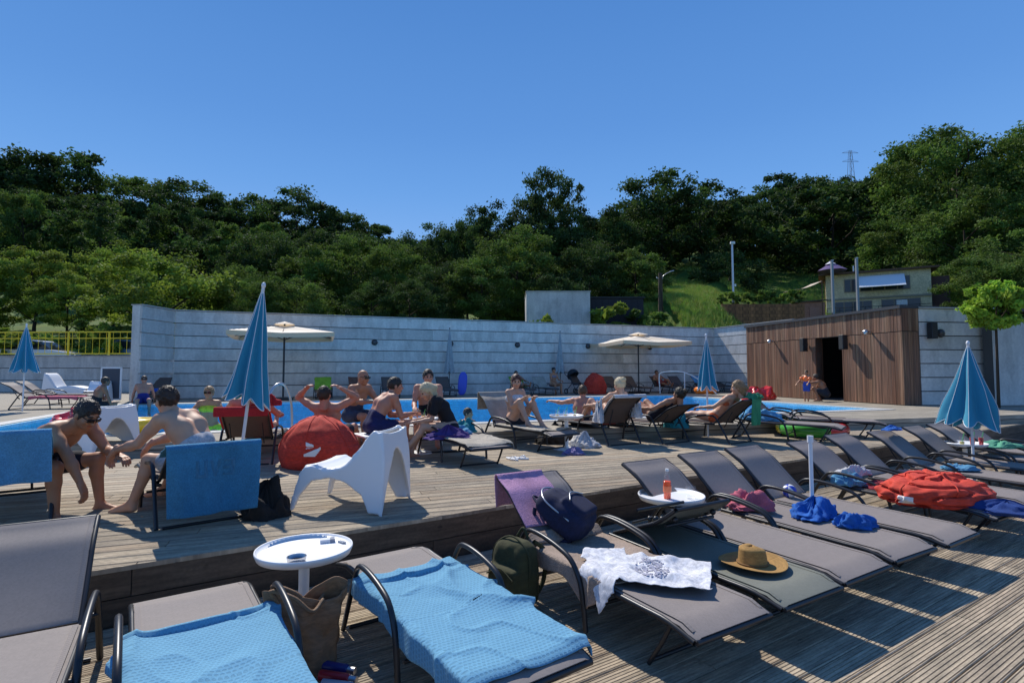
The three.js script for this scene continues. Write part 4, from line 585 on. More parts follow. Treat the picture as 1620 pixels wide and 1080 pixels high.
{ // handrails of the pool
  const mk = (label, s, t, turn) => { const [x, d] = pool(s, t), g = thing('pool_ladder', label, 'ladder', [x, POOL, d], turn); for (const k of [-.25, .25]) part('handrail', tube([[k, .02, .45], [k, .55, .42], [k, .8, .25], [k, .8, .05], [k, .5, -.12], [k, -.6, -.16]], .022, 40, 10), M.steel, g); for (let i = 0; i < 3; i++) part('tread', rbox(.5, .03, .09, .01, [0, -.1 - i * .25, -.16]), M.steel, g); };
  mk('chrome pool ladder where the woman in yellow climbs out', -15.3, -.02, 2.79 + PI);
  const [x, d] = pool(1.6, 9.9), g = thing('stair_handrail', 'white metal handrail down into the pool by the far right corner', 'handrail', [x, POOL, d], -.35); part('rail', tube([[-1.4, .02, 0], [-1.4, .95, 0], [-1.3, 1.0, 0], [-.3, 1.0, 0], [.9, .2, -.3], [1.3, -.3, -.4]], .028, 50, 8), M.whitePaint, g); part('post', rod([-.3, 0, 0], [-.3, 1, 0], .025), M.whitePaint, g);
  const b = thing('notice_frame', 'white framed notice board standing by the retaining wall', 'notice board', [...[-13.9, POOL, 18.9]], .2); part('board', box(.55, 1.05, .03, [0, .62, 0]), std([.05, .06, .08], .5), b); for (const [w, h, x, y] of [[.64, .05, 0, 1.17], [.64, .05, 0, .08], [.05, 1.1, -.3, .62], [.05, 1.1, .3, .62]]) part('frame', box(w, h, .05, [x, y, 0]), M.whitePaint, b);
}

// ---------------------------------------------------------------- towels, clothes, bags
const terry = (c, o = {}) => std(c, .95, { map: rep(T.terry, 1.5, 1.5), bumpMap: rep(T.terryBump, 1.5, 1.5), bumpScale: .004, ...o });
const waffle = c => std(c, .95, { map: rep(T.scales, 3.6, 3.2), bumpMap: rep(T.scalesBump, 3.6, 3.2), bumpScale: .0014 });
const cotton = c => std(c, .9, { map: rep(T.fine, 2, 2), bumpMap: rep(T.weaveBump, 3, 3), bumpScale: .0005 });
const C = { sky: terry([.14, .42, .68]), skyW: waffle([.15, .37, .54]), pink: terry([.72, .17, .24]), mauve: terry([.68, .36, .55]), beige: terry([.47, .36, .29]), white: terry([.80, .79, .80]), blue: terry([.02, .16, .62]), royal: terry([.02, .07, .30]), purple: terry([.10, .05, .24]), teal: terry([.03, .36, .42]), green: terry([.07, .40, .19]), lime: terry([.25, .55, .05]), red: terry([.62, .025, .03]), navy: cotton([.012, .016, .055]), olive: cotton([.055, .055, .018]), sand: terry([.55, .49, .4]), lav: terry([.30, .25, .50]), brown: terry([.2, .1, .07]) };
// towel lying along a lounger: s0..s1 along (negative = up the back), hanging over the sides
const creases = (x, z, seed) => { const q = 1 - abs(noise3(x * 2.1 + z * 1.3 + seed, z * 1.5 - x * 1.6, seed)), p = 1 - abs(noise3(x * 4.2 - z * 1.1, z * 2.6 + x + seed, seed + 5)); return .9 * q ** 9 + .45 * p ** 10; };
function towelOn(l, deg, label, mat, { z0 = 0, z1 = 1, left = .1, right = .05, seed = 1, amp = .014, group, skew = 0, lift = .012, tex = 1 } = {}) {
  const W = HW + .012, tot = left + right + 2 * W, Lz = z1 - z0, sc = l.scale.z;
  const g = slab((u, v) => {
    const a = -W - left * (.75 + .35 * noise3(v * 4, seed)) + u * tot, z = z0 + v * Lz + skew * (u - .5) + .025 * noise3(u * 3, seed, 4) * (v < .5 ? 1 : -1), x = clamp(a, -W - .01, W + .01), hang = max(0, abs(a) - W), r = amp * (.5 * fbm(x * 4 + seed, z * 4, seed, 3) + 1.1 * creases(x, z, seed));
    const base = z >= 0 ? [x, seatY(min(z, SEAT)) - .022 * (1 - (x / HW) ** 2) * .8 - (z > SEAT ? (z - SEAT) : 0), min(z, SEAT + .012)] : backPt(deg, min(1, -z / BACK), x * .98, .01), up = lift + .016 + abs(r) * (hang ? .4 : 1);
    const n = z >= 0 ? [0, 1, 0] : [0, cos(rad(deg)), sin(rad(deg))];
    return [base[0] + Math.sign(a) * (hang > 0 ? .012 + .03 * hang + r * 1.5 : 0), base[1] + n[1] * up - hang * .97, base[2] + n[2] * up + hang * .15 * noise3(z * 6, seed)];
  }, 64, floor(80 * Lz) + 10, .007, tot * tex, Lz * tex);
  const o = solo('towel', label, 'towel', g, mat, [0, 0, 0], 0, group); at(o, l); o.scale.copy(l.scale); return o;
}
// the free rear part: round the head bar, then straight down with soft waves
function fall(deg, h, x, seed, flare, out = 0, wf = 1) {
  const top = backPt(deg, 1, 0, -.004), a = rad(deg), R0 = .03 + out, arc = .03 * PI * .86, ph = min(h, arc) / .03, n = [cos(a), sin(a)], t = [sin(a), -cos(a)], w = max(0, h - arc), k = smooth(0, .3, w);
  const y = top[1] + R0 * (cos(ph) * n[0] + sin(ph) * t[0]), z = top[2] + R0 * (cos(ph) * n[1] + sin(ph) * t[1]);
  return [x * (1 + flare * h), y - w * .995, z - k * (.022 * sin(x * 15 * wf + seed) + .012 * sin(x * 31 * wf + seed * 2 + w * 3)) - .02 * w * fbm(x * 5 + seed, w * 4, seed, 3)];
}
// towel hung over the top of a raised back: front part on the sling, rear part falling free
function towelOver(l, deg, label, mat, { front = .3, rear = .5, x0 = -.3, x1 = .3, seed = 1, flare = 0, tex = 1, name = 'towel', wf = 1 } = {}) {
  const tot = front + rear, g = slab((u, v) => {
    const q = v * tot, x = mix(x0, x1, u), r = .012 * fbm(x * 7 + seed, q * 3, seed, 3);
    if (q < front) { const p = backPt(deg, 1 - (front - q) / BACK, clamp(x, -HW, HW), .014 + abs(r)); return [x, p[1], p[2]]; }
    return fall(deg, q - front, x, seed, flare, 0, wf);
  }, 40, 44, .007, (x1 - x0) * tex, tot * tex);
  const o = solo(name, label, 'towel', g, mat, [0, 0, 0]); return at(o, l);
}
function crumpled(label, mat, [x, y, d], [rx, ry, rz], seed, turn = 0, name = 'crumpled_cloth', cat = 'cloth') { // heap of folded cloth
  const ridge = (a, b, c) => 1 - abs(noise3(a, b, c));
  const g = surf((u, v) => { const a = u * 2 * PI, e = v * PI * .5, ca = cos(a), sa = sin(a), se = sin(e), n = .62 + .3 * ridge(ca * 1.6 + seed, sa * 1.6, se * 1.3) + .22 * ridge(ca * 3.4 + seed * 2, sa * 3.4, se * 3) + .1 * noise3(ca * 8, sa * 8 + seed, se * 7), out = 1 + .28 * noise3(ca * 1.3 + seed * 3, sa * 1.3, 2) * (1 - se); return [ca * cos(e) * rx * n * out, se * ry * n * (.75 + .5 * noise3(ca * 2 * cos(e) + seed, sa * 2 * cos(e), 8)), sa * cos(e) * rz * n * out]; }, 72, 26);
  return solo(name, label, cat, g, mat, [x, y, d], turn);
}
const onSeat = (l, x, z, up = 0) => { l.updateMatrixWorld(); const p = l.localToWorld(V3(x, (z >= 0 ? seatY(z) : SH) + up, z)); return [p.x, p.y, -p.z]; };
// --- foreground
towelOn(LO.a, 2, 'light blue towel spread over the lounger nearest the camera', C.skyW, { z0: -.12, z1: 1.36, left: .13, right: .03, seed: 3, amp: .03, tex: 1.0 });
towelOn(LO.z, 2, 'blue towel with a woven oval pattern on the lower left lounger', C.skyW, { z0: -.02, z1: 1.3, left: .05, right: .1, seed: 8, amp: .022, tex: 1 });
towelOver(LO.b, 40, 'purple pink towel draped over the back of the white-shirt lounger', C.mauve, { front: .52, rear: .3, x0: -.3, x1: .13, seed: 4, flare: -.1 });
towelOn(LO.b, 40, 'beige towel on the seat beneath the white shirt', C.beige, { z0: -.1, z1: .78, left: .2, right: .0, seed: 5, amp: .016 });
{ // white shirt
  const l = LO.b, keep = (u, v) => { const x = u * 2 - 1, body = abs(x) < .62, sl = v < .34 && abs(x) < 1 - .5 * max(0, v - .2) && v > .02 + .12 * abs(x) - .02, neck = hypot(x / .22, (v - .0) / .1) < 1; return (body || sl) && !neck; };
  const g = slab((u, v) => { const x = (u - .5) * .72 + .05 * fbm(v * 4, u * 3, 2, 2), z = (v - .5) * .78 + .07 * fbm(u * 4, v * 3, 7, 2), c = cos(-.75), s = sin(-.75), X = x * c - z * s + .0, Z = x * s + z * c + .74, r = .04 * max(0, fbm(X * 9, Z * 7, 3, 3) + .25) + .03 * (1 - abs(noise3(X * 6 + Z * 3, Z * 5 - X * 4, 9))), ov = max(0, -X - HW - .01), yy = seatY(clamp(Z, 0, SEAT)); return [max(X, -HW - .03 - ov * .2), yy + .018 + r - ov * 1.0, Z]; }, 100, 96, .004, 1, 1, keep);
  const o = solo('white_shirt', 'crumpled white T-shirt with grey print lying on a lounger seat', 'shirt', g, cotton([.78, .78, .82])); at(o, l);
  const pr = part('print', slab((u, v) => { const x = (u - .5) * .34, z = (v - .5) * .22 + .06, c = cos(-.75), s = sin(-.75), X = x * c - z * s, Z = x * s + z * c + .74, r = .04 * max(0, fbm(X * 9, Z * 7, 3, 3) + .25) + .03 * (1 - abs(noise3(X * 6 + Z * 3, Z * 5 - X * 4, 9))); return [X, seatY(clamp(Z, 0, SEAT)) + .0235 + r, Z]; }, 60, 40, .002, 1, 1, (u, v) => noise3(u * 26, v * 22, 5) > .05 && hypot(u - .5, v - .5) < .48), cotton([.45, .45, .55]), o);
}
function backpack(name, label, mat, p, turn, tilt, s, trim) {
  const f = new Field([-.24, -.03, -.2], [.24, .52, .2], .0115); f.add((x, y, z) => { const q = [abs(x) - .1 + .12 * max(0, y - .2), abs(y - .22) - .14, abs(z) - .035 + .1 * max(0, y - .25)], n = .02 * fbm(x * 9, y * 9, z * 9, 3); return hypot(max(q[0], 0), max(q[1], 0), max(q[2], 0)) + min(max(...q), 0) - .075 + n; }, [-.2, 0, -.14], [.2, .47, .14], .02);
  f.add((x, y, z) => { const q = [abs(x) - .1, abs(y - .15) - .08, abs(z - .1) - .02]; return hypot(max(q[0], 0), max(q[1], 0), max(q[2], 0)) + min(max(...q), 0) - .03; }, [-.15, .02, .03], [.15, .28, .17], .015);
  const t = thing(name, label, 'backpack', p, turn); t.rotation.set(tilt, turn, 0, 'YXZ'); t.scale.setScalar(s); part('body', f.mesh(), mat, t);
  part('zip', tube([[-.12, .2, .155], [0, .255, .158], [.12, .2, .155]], .006, 20, 6), trim, t); part('main_zip', tube([[-.17, .12, .04], [-.16, .36, .05], [0, .455, .05], [.16, .36, .05], [.17, .12, .04]], .007, 30, 6), trim, t);
  for (const x of [-.08, .08]) part('strap', tube([[x, .42, -.09], [x * 1.4, .36, -.17], [x * 1.5, .15, -.17], [x * 1.3, .05, -.1]], .016, 24, 8), mat, t); part('grab_handle', tube([[-.05, .44, -.06], [0, .5, -.06], [.05, .44, -.06]], .01, 14, 8), mat, t);
}
backpack('navy_backpack', 'navy blue backpack lying against the purple towel', C.navy, onSeat(LO.b, .1, .1, .1), axisTurn + .5, -1.05, .98, M.steel);
backpack('olive_backpack', 'olive green backpack standing on the deck beside the white-shirt lounger', C.olive, onSeat(LO.b, -.5, .02, -.32), axisTurn - 1.3, -.1, .98, C.olive);
{ // hat
  const t = thing('felt_hat', 'tan brimmed hat lying on the greenish lounger', 'hat', onSeat(LO.hat, .03, .98, .008), .3), felt = std([.42, .235, .07], .9, { map: T.fine });
  part('brim', slab((u, v) => { const a = u * 2 * PI, r = mix(.075, .215, v); return [cos(a) * r, .012 + .018 * v * v * (1 + .6 * cos(2 * a + .6)), sin(a) * r * .93]; }, 60, 8, .004), felt, t);
  part('crown', surf((u, v) => { const a = u * 2 * PI, e = v * PI / 2, r = .088 * (e < 1.1 ? 1 - .14 * v : cos(e) / cos(1.1) * .9) , pinch = 1 - .34 * smooth(.35, 1, v) * max(0, cos(a)) ** 2; return [cos(a) * r * (1.12 - .1 * v), .008 + .125 * smooth(0, .95, v) - .035 * smooth(.8, 1, v) * (1 - abs(sin(a))) - .02 * v * max(0, cos(a)), sin(a) * r * pinch]; }, 56, 26), felt, t);
  part('band', tube(Array.from({ length: 24 }, (_, i) => [cos(i / 24 * 2 * PI) * .098, .022, sin(i / 24 * 2 * PI) * .087]), .006, 60, 6, true), std([.2, .1, .03], .8), t);
}
M.glass = phys([1, 1, 1], .03, { transmission: 1, thickness: 0, ior: 1.45 });
function drink(label, [x, y, d], juice, { r = .036, h = .11, fill = .6, straw = true, name = 'drinking_glass' } = {}) {
  const t = thing(name, label, 'glass', [x, y, d]); part('tumbler', lathe([[0, .004], [r * .78, .004], [r, h], [r * .95, h], [r * .74, .012], [0, .012]], 24), M.glass, t);
  if (juice) part('juice', lathe([[0, .014], [r * .72, .014], [r * (.74 + .2 * fill), h * fill], [0, h * fill]], 20), phys(juice, .2), t); if (straw && juice) part('straw', rod([-.01, .02, 0], [.03, h * 1.45, .01], .004, .004, 6), std([.1, .55, .15], .5), t); return t;
}
{ // table tops
  const a = thing('ashtray', 'round steel ashtray on the table at the lower left', 'ashtray', [-1.25, .478, 3.22]); part('bowl', lathe([[0, .004], [.05, .004], [.055, .035], [.051, .035], [.047, .01], [0, .01]], 28), M.steel, a); part('ash', lathe([[0, .014], [.045, .012]], 16), std([.03, .03, .03], .95), a);
  const c = thing('cigarette_pack', 'white cigarette pack lying on the table behind the ashtray', 'cigarette pack', [-1.2, .478, 3.6], .35); part('pack', rbox(.09, .022, .055, .003, [0, .011, 0]), std([.62, .64, .68], .4), c); part('lid_band', box(.03, .0226, .0556, [.031, .0112, 0]), std([.22, .24, .3], .4), c); const li = solo('lighter', 'small grey lighter beside the cigarette pack', 'lighter', merge([rbox(.025, .012, .06, .004, [0, .006, 0]), rod([0, .008, .03], [0, .008, .042], .006)]), std([.3, .32, .36], .3), [-1.1, .478, 3.58], .9);
  const b = thing('bottle', 'clear plastic bottle of orange drink on the round table', 'bottle', [1.33, .498, 4.72]); part('liquid', lathe([[0, .003], [.03, .003], [.031, .14], [.028, .15], [0, .15]], 24), phys([.85, .10, .03], .15), b); part('bottle_shell', lathe([[.033, 0], [.034, .15], [.026, .19], [.014, .22], [.013, .235]], 24), M.glass, b); part('cap', tf(new THREE.CylinderGeometry(.015, .015, .02, 16), [0, .243, 0]), M.whitePaint, b); part('label_band', lathe([[.0345, .06], [.0345, .11]], 24), std([.85, .2, .08], .5), b);
  drink('empty clear glass on the table with the orange bottle', [1.53, .5, 4.72], null, { r: .044, h: .105 });
  drink('glass of orange juice with a green straw, left of the two', [-1.52, MID + .51, 8.22], [.8, .36, .03]); drink('glass of orange juice with a green straw, right of the two', [-1.33, MID + .51, 8.2], [.8, .36, .03]); drink('empty glass beside the two orange drinks', [-1.6, MID + .51, 8.4], null);
  for (const [i, k] of [[-.15, 'leftmost'], [-.02, 'middle'], [.13, 'rightmost']]) drink(`${k} pale drink glass on the table left of the white towel lounger`, [.87 + i, MID + .52, 8.7], [.6, .42, .22], { fill: .3 });
  drink('glass of red drink, left of the pair on the far right table', [6.8, .49, 8.1], [.5, .02, .03], { h: .14, fill: .85 }); drink('glass of red drink, right of the pair on the far right table', [6.93, .49, 8.1], [.5, .02, .03], { h: .14, fill: .85 }); drink('glass with pale yellow drink on the far right table', [6.68, .49, 8.14], [.7, .6, .2], { h: .13, fill: .45 });
}
{ // bag, cans and cup on the lower deck
  const g = slab((u, v) => { const a = u * 2 * PI, w = .17 + .02 * noise3(cos(a) * 2, v * 3, sin(a) * 2), top = .36 + .08 * abs(cos(a + .5)) ** 3, n = .03 * fbm(cos(a) * 3, v * 4, sin(a) * 3, 3); return [cos(a) * (w + .03 * v + n), v * top + .02 * noise3(a * 2, v * 4), sin(a) * (w * (.62 - .42 * v) + n)]; }, 64, 26, .006), bm = std([.27, .145, .07], .65, { map: T.fine, bumpMap: T.terryBump, bumpScale: .002 });
  const t = thing('tote_bag', 'brown slouching tote bag under the table at the lower left', 'bag', [-1.12, LOW + .002, 3.0], .3); part('body', g, bm, t); part('bottom', tf(new THREE.CircleGeometry(.16, 24), [0, .006, 0], [-PI / 2, 0, 0], [1, .62, 1]), bm, t); for (const z of [-.03, .04]) part('handle', tube([[-.12, .36, z], [-.16, .44, z + .02], [-.04, .4, z + .05], [.05, .33, z + .07], [.1, .36, z]], .011, 24, 7), bm, t);
  const can = (label, c, x, d, turn, y = .03) => { const o = thing('spray_can', label, 'spray can', [x, y, d], turn); part('can', tf(lathe([[0, -.085], [.026, -.085], [.026, .07], [.018, .085], [0, .085]], 20), [0, 0, 0], [0, 0, PI / 2]), std(c, .3), o); part('cap', tf(new THREE.CylinderGeometry(.018, .02, .04, 16), [-.1, 0, 0], [0, 0, PI / 2]), M.steel, o); return o; };
  can('red spray can lying on the deck beside the tote bag', [.45, .02, .03], -.9, 2.86, 2.9); can('silver spray can lying in front of the red one', [.4, .4, .46], -.86, 2.78, 2.95); can('dark blue spray can lying behind the red one', [.03, .03, .16], -.93, 2.95, 2.85);
  const cup = thing('paper_cup', 'white paper cup with crumpled rubbish by the left lounger arm', 'cup', [-1.02, LOW, 2.62]); part('cup', lathe([[0, .004], [.034, .004], [.046, .12], [.044, .12], [.032, .01], [0, .01]], 24), M.whitePaint, cup); part('rubbish', tf(new THREE.IcosahedronGeometry(.034, 1), [0, .1, 0]), std([.5, .4, .35], .9), cup);
}
// cloths on the row
crumpled('bundled pink cloth by the lounger armrest', C.pink, onSeat(LO.d, -.13, .12, .02), [.2, .17, .16], 11, 0);
crumpled('bright blue cloth heap on the lounger right of the pink cloth', C.blue, onSeat(LO.d, .24, .52, .0), [.25, .15, .16], 12, .6); crumpled('smaller bright blue cloth heap in front of the larger one', C.blue, onSeat(LO.d, .2, .86, .0), [.17, .12, .13], 13, .2);
crumpled('light blue and white towel bundle by the lounger hinge left of the red bean bag', C.sky, onSeat(LO.f, -.2, .1, .02), [.2, .14, .15], 14); crumpled('white cloth bundle lying on the light blue towel bundle', C.white, onSeat(LO.f, -.02, .05, .1), [.17, .12, .13], 15); crumpled('dark red cloth spread next to the white bundle', terry([.3, .02, .04]), onSeat(LO.f, .1, .35, .01), [.3, .09, .2], 16);
crumpled('small blue cloth lying on a raised lounger back', C.blue, onSeat(LO.h, .12, -.42, .43), [.2, .07, .1], 17, .6); crumpled('blue cloth at the hinge of the lounger with the raised clear back', C.sky, onSeat(LO.h, .05, .35, .01), [.2, .08, .14], 18);
crumpled('pale green cloth on the far right lounger behind the red drinks', terry([.15, .5, .32]), onSeat(LO.j, .2, .2, .1), [.3, .12, .2], 19); crumpled('dark striped clothes on the lounger behind the bean bag', C.navy, onSeat(LO.g, .1, .3, .01), [.28, .1, .2], 20);
{ const b = thing('beach_ball', 'small blue and white ball by the white pole', 'ball', onSeat(LO.e, -.05, .02, .07)); part('ball', new THREE.SphereGeometry(.065, 24, 16), M.whitePaint, b); for (let i = 0; i < 3; i++) part('blue_stripe', tf(new THREE.SphereGeometry(.0655, 10, 16, i * 2.094, 1.047), [0, 0, 0], [.5, 0, .4]), std([.02, .06, .45], .4), b); }

// ---------------------------------------------------------------- bean bags
function beanBag(label, mat, p, turn, [rx, ry, rz], seed, { lean = .3, wr = .035 } = {}) {
  const f = (a, e) => { const ca = cos(a) * cos(e), sa = sin(a) * cos(e), y = sin(e), fold = 1 - abs(noise3(ca * 2.2 + seed, y * 2.2, sa * 2.2)), n = 1 + wr * 2 * (fold - .6) + wr * noise3(ca * 5, y * 5 + seed, sa * 5) - wr * 1.6 * smooth(.75, 1, 1 - abs(noise3(a * 1.5 + seed, e * 2.6, seed))); return [ca * rx * n * (1 - .18 * max(0, y)), max(0, (y + .45) * ry * n * .7), sa * rz * n + lean * max(0, y) * rz]; };
  const t = thing('bean_bag', label, 'bean bag', p, turn); part('cover', surf((u, v) => f(u * 2 * PI, -.62 + v * (PI / 2 + .62)), 110, 48), mat, t); for (let k = 0; k < 6; k++) part('seam', tube(Array.from({ length: 24 }, (_, i) => { const p = f(k * PI / 3 + .3 + seed, -.55 + i / 23 * (PI / 2 + .5)); return [p[0] * 1.004, p[1] + .001, p[2] * 1.004]; }), .006, 60, 5), mat, t); return [t, f];
}
M.redBag = std([.70, .05, .025], .85, { map: rep(T.fine, 3, 2), bumpMap: rep(T.weaveBump, 5, 4), bumpScale: .0006 });
{
  const [t, f] = beanBag('round dark red bean bag with a white mark on the middle deck', M.redBag, [-2.55, MID, 7.3], head(.35, .94), [.52, .64, .5], 3, { wr: .014, lean: -.1 });
  const S = (a, e) => { const p = f(a, e); return [p[0] * 1.012, p[1] + .002, p[2] * 1.012]; };
  part('printed_mark', slab((u, v) => S(-2.28 + u * .44, -.05 + v * .42), 30, 30, .004, 1, 1, (u, v) => (v < .62 - .5 * u && v > .0 && u < .95 && v > .5 - 1.4 * u) || (v > .66 - .2 * u && v < 1 - .15 * (1 - u) && u > .35 && u < .8 && v - .6 < u * .45)), M.whitePaint, t);
  const [t2, f2] = beanBag('slumped bright red bean bag with deep creases beside the right loungers', std([.70, .06, .03], .85, { map: rep(T.fine, 3, 2) }), [4.22, LOW + .3, 5.5], head(.3, -.95), [.56, .27, .4], 8, { wr: .07, lean: .05 });
  part('white_patch', slab((u, v) => { const p = f2(2.75 + u * .3, -.3 + v * .36); return [p[0] * 1.012, p[1] + .003, p[2] * 1.012]; }, 16, 12, .004), M.whitePaint, t2);
  crumpled('dark blue towel in front of the slumped red bean bag', C.royal, [4.5, LOW + .3, 5.02], [.42, .12, .17], 23, -.55);
  beanBag('dark red bean bag by the long wall right of the sitting person', M.redBag, [...pool(-2.3, 11.9)].flatMap((v, i) => i ? [v] : [v, POOL]), 0, [.55, .95, .55], 5);
}
// ---------------------------------------------------------------- middle deck cloths and small things
{
  const o = towelOver(LO.man, 32, 'blue towel with pale woven lettering hung over a lounger back', terry([.055, .27, .48]), { front: .28, rear: .58, x0: -.335, x1: .335, seed: 6, flare: -.13 });
  // woven letters, seen from the back of the cloth
  const glyph = [[-.13, (u, v) => u < .26 || u > .74 || v < .2], [-.03, (u, v) => abs(abs(u - .5) - (v * .42)) < .13], [.07, (u, v) => u > .7 || v < .17 || v > .83 || abs(v - .5) < .09]];
  for (const [x0, f] of glyph) part('woven_letter', slab((u, v) => { const X = -(x0 + u * .08) + .01; return fall(32, .16 + (1 - v) * .13, X, 6, -.13, .0045); }, 22, 26, .003, 1, 1, f), terry([.085, .32, .55]), o);
}
towelOver(LO.left, 42, 'light blue towel hung over the lounger back at the left edge', C.sky, { front: .4, rear: .45, x0: -.33, x1: .33, seed: 7, flare: .12 });
towelOver(LO.red, 42, 'red towel draped over the top of the dark lounger by the bean bag', C.red, { front: .5, rear: .16, x0: -.31, x1: .33, seed: 9 });
crumpled('red cloth bundled on the corner of the dark lounger', C.red, onSeat(LO.red, -.27, -.48, .46), [.16, .2, .14], 24);
towelOver(LO.b1, 50, 'white towel hung over the brown lounger back', C.white, { front: .45, rear: .1, x0: -.33, x1: .33, seed: 10, flare: .1 });
crumpled('white towel hanging off the right side of the brown lounger', C.white, onSeat(LO.b1, -.34, -.22, .12), [.09, .42, .18], 25); crumpled('white towel hanging off the left side of the brown lounger', C.white, onSeat(LO.b1, .36, -.1, .05), [.09, .45, .18], 26);
towelOver(LO.girl, 52, 'beige towel over the back of the dark-haired woman’s lounger', C.sand, { front: .6, rear: .35, x0: -.32, x1: .32, seed: 11 });
towelOn(LO.girl, 52, 'pale towel under the dark-haired woman', C.sand, { z0: 0, z1: 1.2, left: .03, right: .03, seed: 12 });
towelOn(LO.purple, 12, 'pale towel on the foot end of the blonde woman’s lounger', C.sand, { z0: .55, z1: 1.36, left: .02, right: .04, seed: 13 });
crumpled('purple towel bunched on the lounger beside the blonde woman', C.purple, onSeat(LO.purple, -.2, .5, .0), [.32, .14, .24], 27); crumpled('light blue cloth heap on the lounger behind the purple towel', C.sky, onSeat(LO.purple, .02, .12, .0), [.26, .17, .2], 28); crumpled('dark teal clothes heap at the head of the blonde woman’s lounger', C.teal, onSeat(LO.purple, .22, .0, .0), [.22, .2, .2], 29);
towelOver(LO.b3, 42, 'green cloth hanging from the back of the brown lounger', C.green, { front: .2, rear: .5, x0: -.3, x1: .02, seed: 30, flare: -.75, wf: 2.6 }); crumpled('green cloth bundle on top of the brown lounger back', C.green, onSeat(LO.b3, -.15, -.5, .45), [.15, .1, .13], 31);
crumpled('turquoise beach bag hanging beside the brown lounger', C.teal, onSeat(LO.b2, -.5, .1, -.12), [.22, .34, .2], 32); crumpled('lavender cloth lying on the deck under the table with empty glasses', C.lav, [.92, MID, 8.2], [.16, .1, .14], 33); crumpled('white bag on the deck left of the white towel lounger', C.white, [1.2, MID, 9.0], [.26, .2, .22], 34); crumpled('blue striped towels on the flat lounger by the pool', C.sky, onSeat(LO.flat, 0, .1, .0), [.35, .22, .25], 35);
crumpled('dark bag on the deck beside the lettered towel lounger', cotton([.02, .016, .014]), [-2.1, MID, 4.72], [.17, .34, .17], 36); crumpled('brown cloth bag on the deck beside the dark-haired woman’s lounger', cotton([.03, .024, .02]), [.75, MID, 9.5], [.35, .3, .2], 37);
{ // flip-flops
  const mk = (x, d, turn, lab) => { const t = thing('flip_flop', lab, 'sandal', [x, MID, d], turn, 'white flip-flops'); part('sole', slab((u, v) => { const w = .045 * (1 - .25 * cos(v * PI * 2)); return [(u - .5) * 2 * w * sqrt(max(.05, 1 - (2 * v - 1) ** 6)), .012, (v - .5) * .27]; }, 8, 20, .02), M.whitePlastic, t); part('strap', merge([tube([[-.04, .02, 0], [-.02, .05, .05], [0, .025, .09]], .006, 12, 6), tube([[.04, .02, 0], [.02, .05, .05], [0, .025, .09]], .006, 12, 6)]), M.whitePlastic, t); };
  mk(.0, 7.72, .6, 'left white flip-flop of the pair lying on the middle deck'); mk(.11, 7.78, 1.2, 'right white flip-flop of the pair lying on the middle deck');
}
function ring(label, mats, p, r, q, rot = [PI / 2, 0, 0]) { const t = thing('swim_ring', label, 'swim ring', p); mats.forEach((m, i) => { const n = mats.length; part('ring_segment', tf(new THREE.TorusGeometry(r, q, 18, floor(72 / n) + 4, 2 * PI / n), [0, 0, 0], [rot[0], rot[1], rot[2]]).applyMatrix4(new THREE.Matrix4().makeRotationY(i * 2 * PI / n)), m, t); }); return t; }
const vinyl = c => phys(c, .25, { clearcoat: .5 });
ring('yellow swim ring lying on the pool edge behind the left men', [vinyl([.85, .55, .01])], [-6.35, POOL + .13, 9.25], .28, .12);
ring('rainbow coloured swim ring under the flat lounger by the pool', [vinyl([.7, .03, .03]), vinyl([.8, .35, .02]), vinyl([.8, .65, .03]), vinyl([.1, .5, .08])], [5.75, MID + .15, 10.5], .5, .13); 
ring('orange swim ring on the far pool edge', [vinyl([.85, .22, .02])], [...pool(2.6, 10.2)].flatMap((v, i) => i ? [v] : [v, POOL + .17]), .35, .16);
crumpled('red inflatable cushion lying by the pool near the timber building', vinyl([.7, .03, .02]), [...pool(.9, 5.2)].flatMap((v, i) => i ? [v] : [v, POOL]), [.75, .5, .5], 40, .5, 'pool_float', 'pool float'); crumpled('red inflatable float lying at the left end of the pool', vinyl([.7, .03, .03]), [-9.2, POOL, 11.7], [.5, .25, .35], 41, 0, 'pool_float', 'pool float');
// far towels
towelOn(LO.w[0], 48, 'blue and white cloth on the far lounger by the white chair', C.blue, { z0: -.1, z1: .6, seed: 50 }); towelOn(LO.w[1], 48, 'bright green towel over the far lounger by the long wall', C.lime, { z0: -.66, z1: .5, seed: 51, left: .02, right: .02 }); towelOn(LO.w[2], 48, 'brown patterned towel over the far lounger by the long wall', C.brown, { z0: -.66, z1: .6, seed: 52, left: .02, right: .02 }); towelOn(LO.w[5], 48, 'green towel on the far lounger where someone lies', C.lime, { z0: -.66, z1: .3, seed: 53, left: .02, right: .02 }); towelOn(LO.w[6], 48, 'beige towel on the far lounger right of the green towel', C.sand, { z0: -.66, z1: 1.0, seed: 54, left: .02, right: .02 }); towelOn(LO.w[11], 48, 'light blue towel on the back of the far lounger', C.sky, { z0: -.66, z1: -.1, seed: 55, left: .02, right: .02 }); towelOn(LO.pinkFar, 40, 'pink towel on the lounger at the pool’s left end', C.pink, { z0: .1, z1: 1.2, seed: 56 });
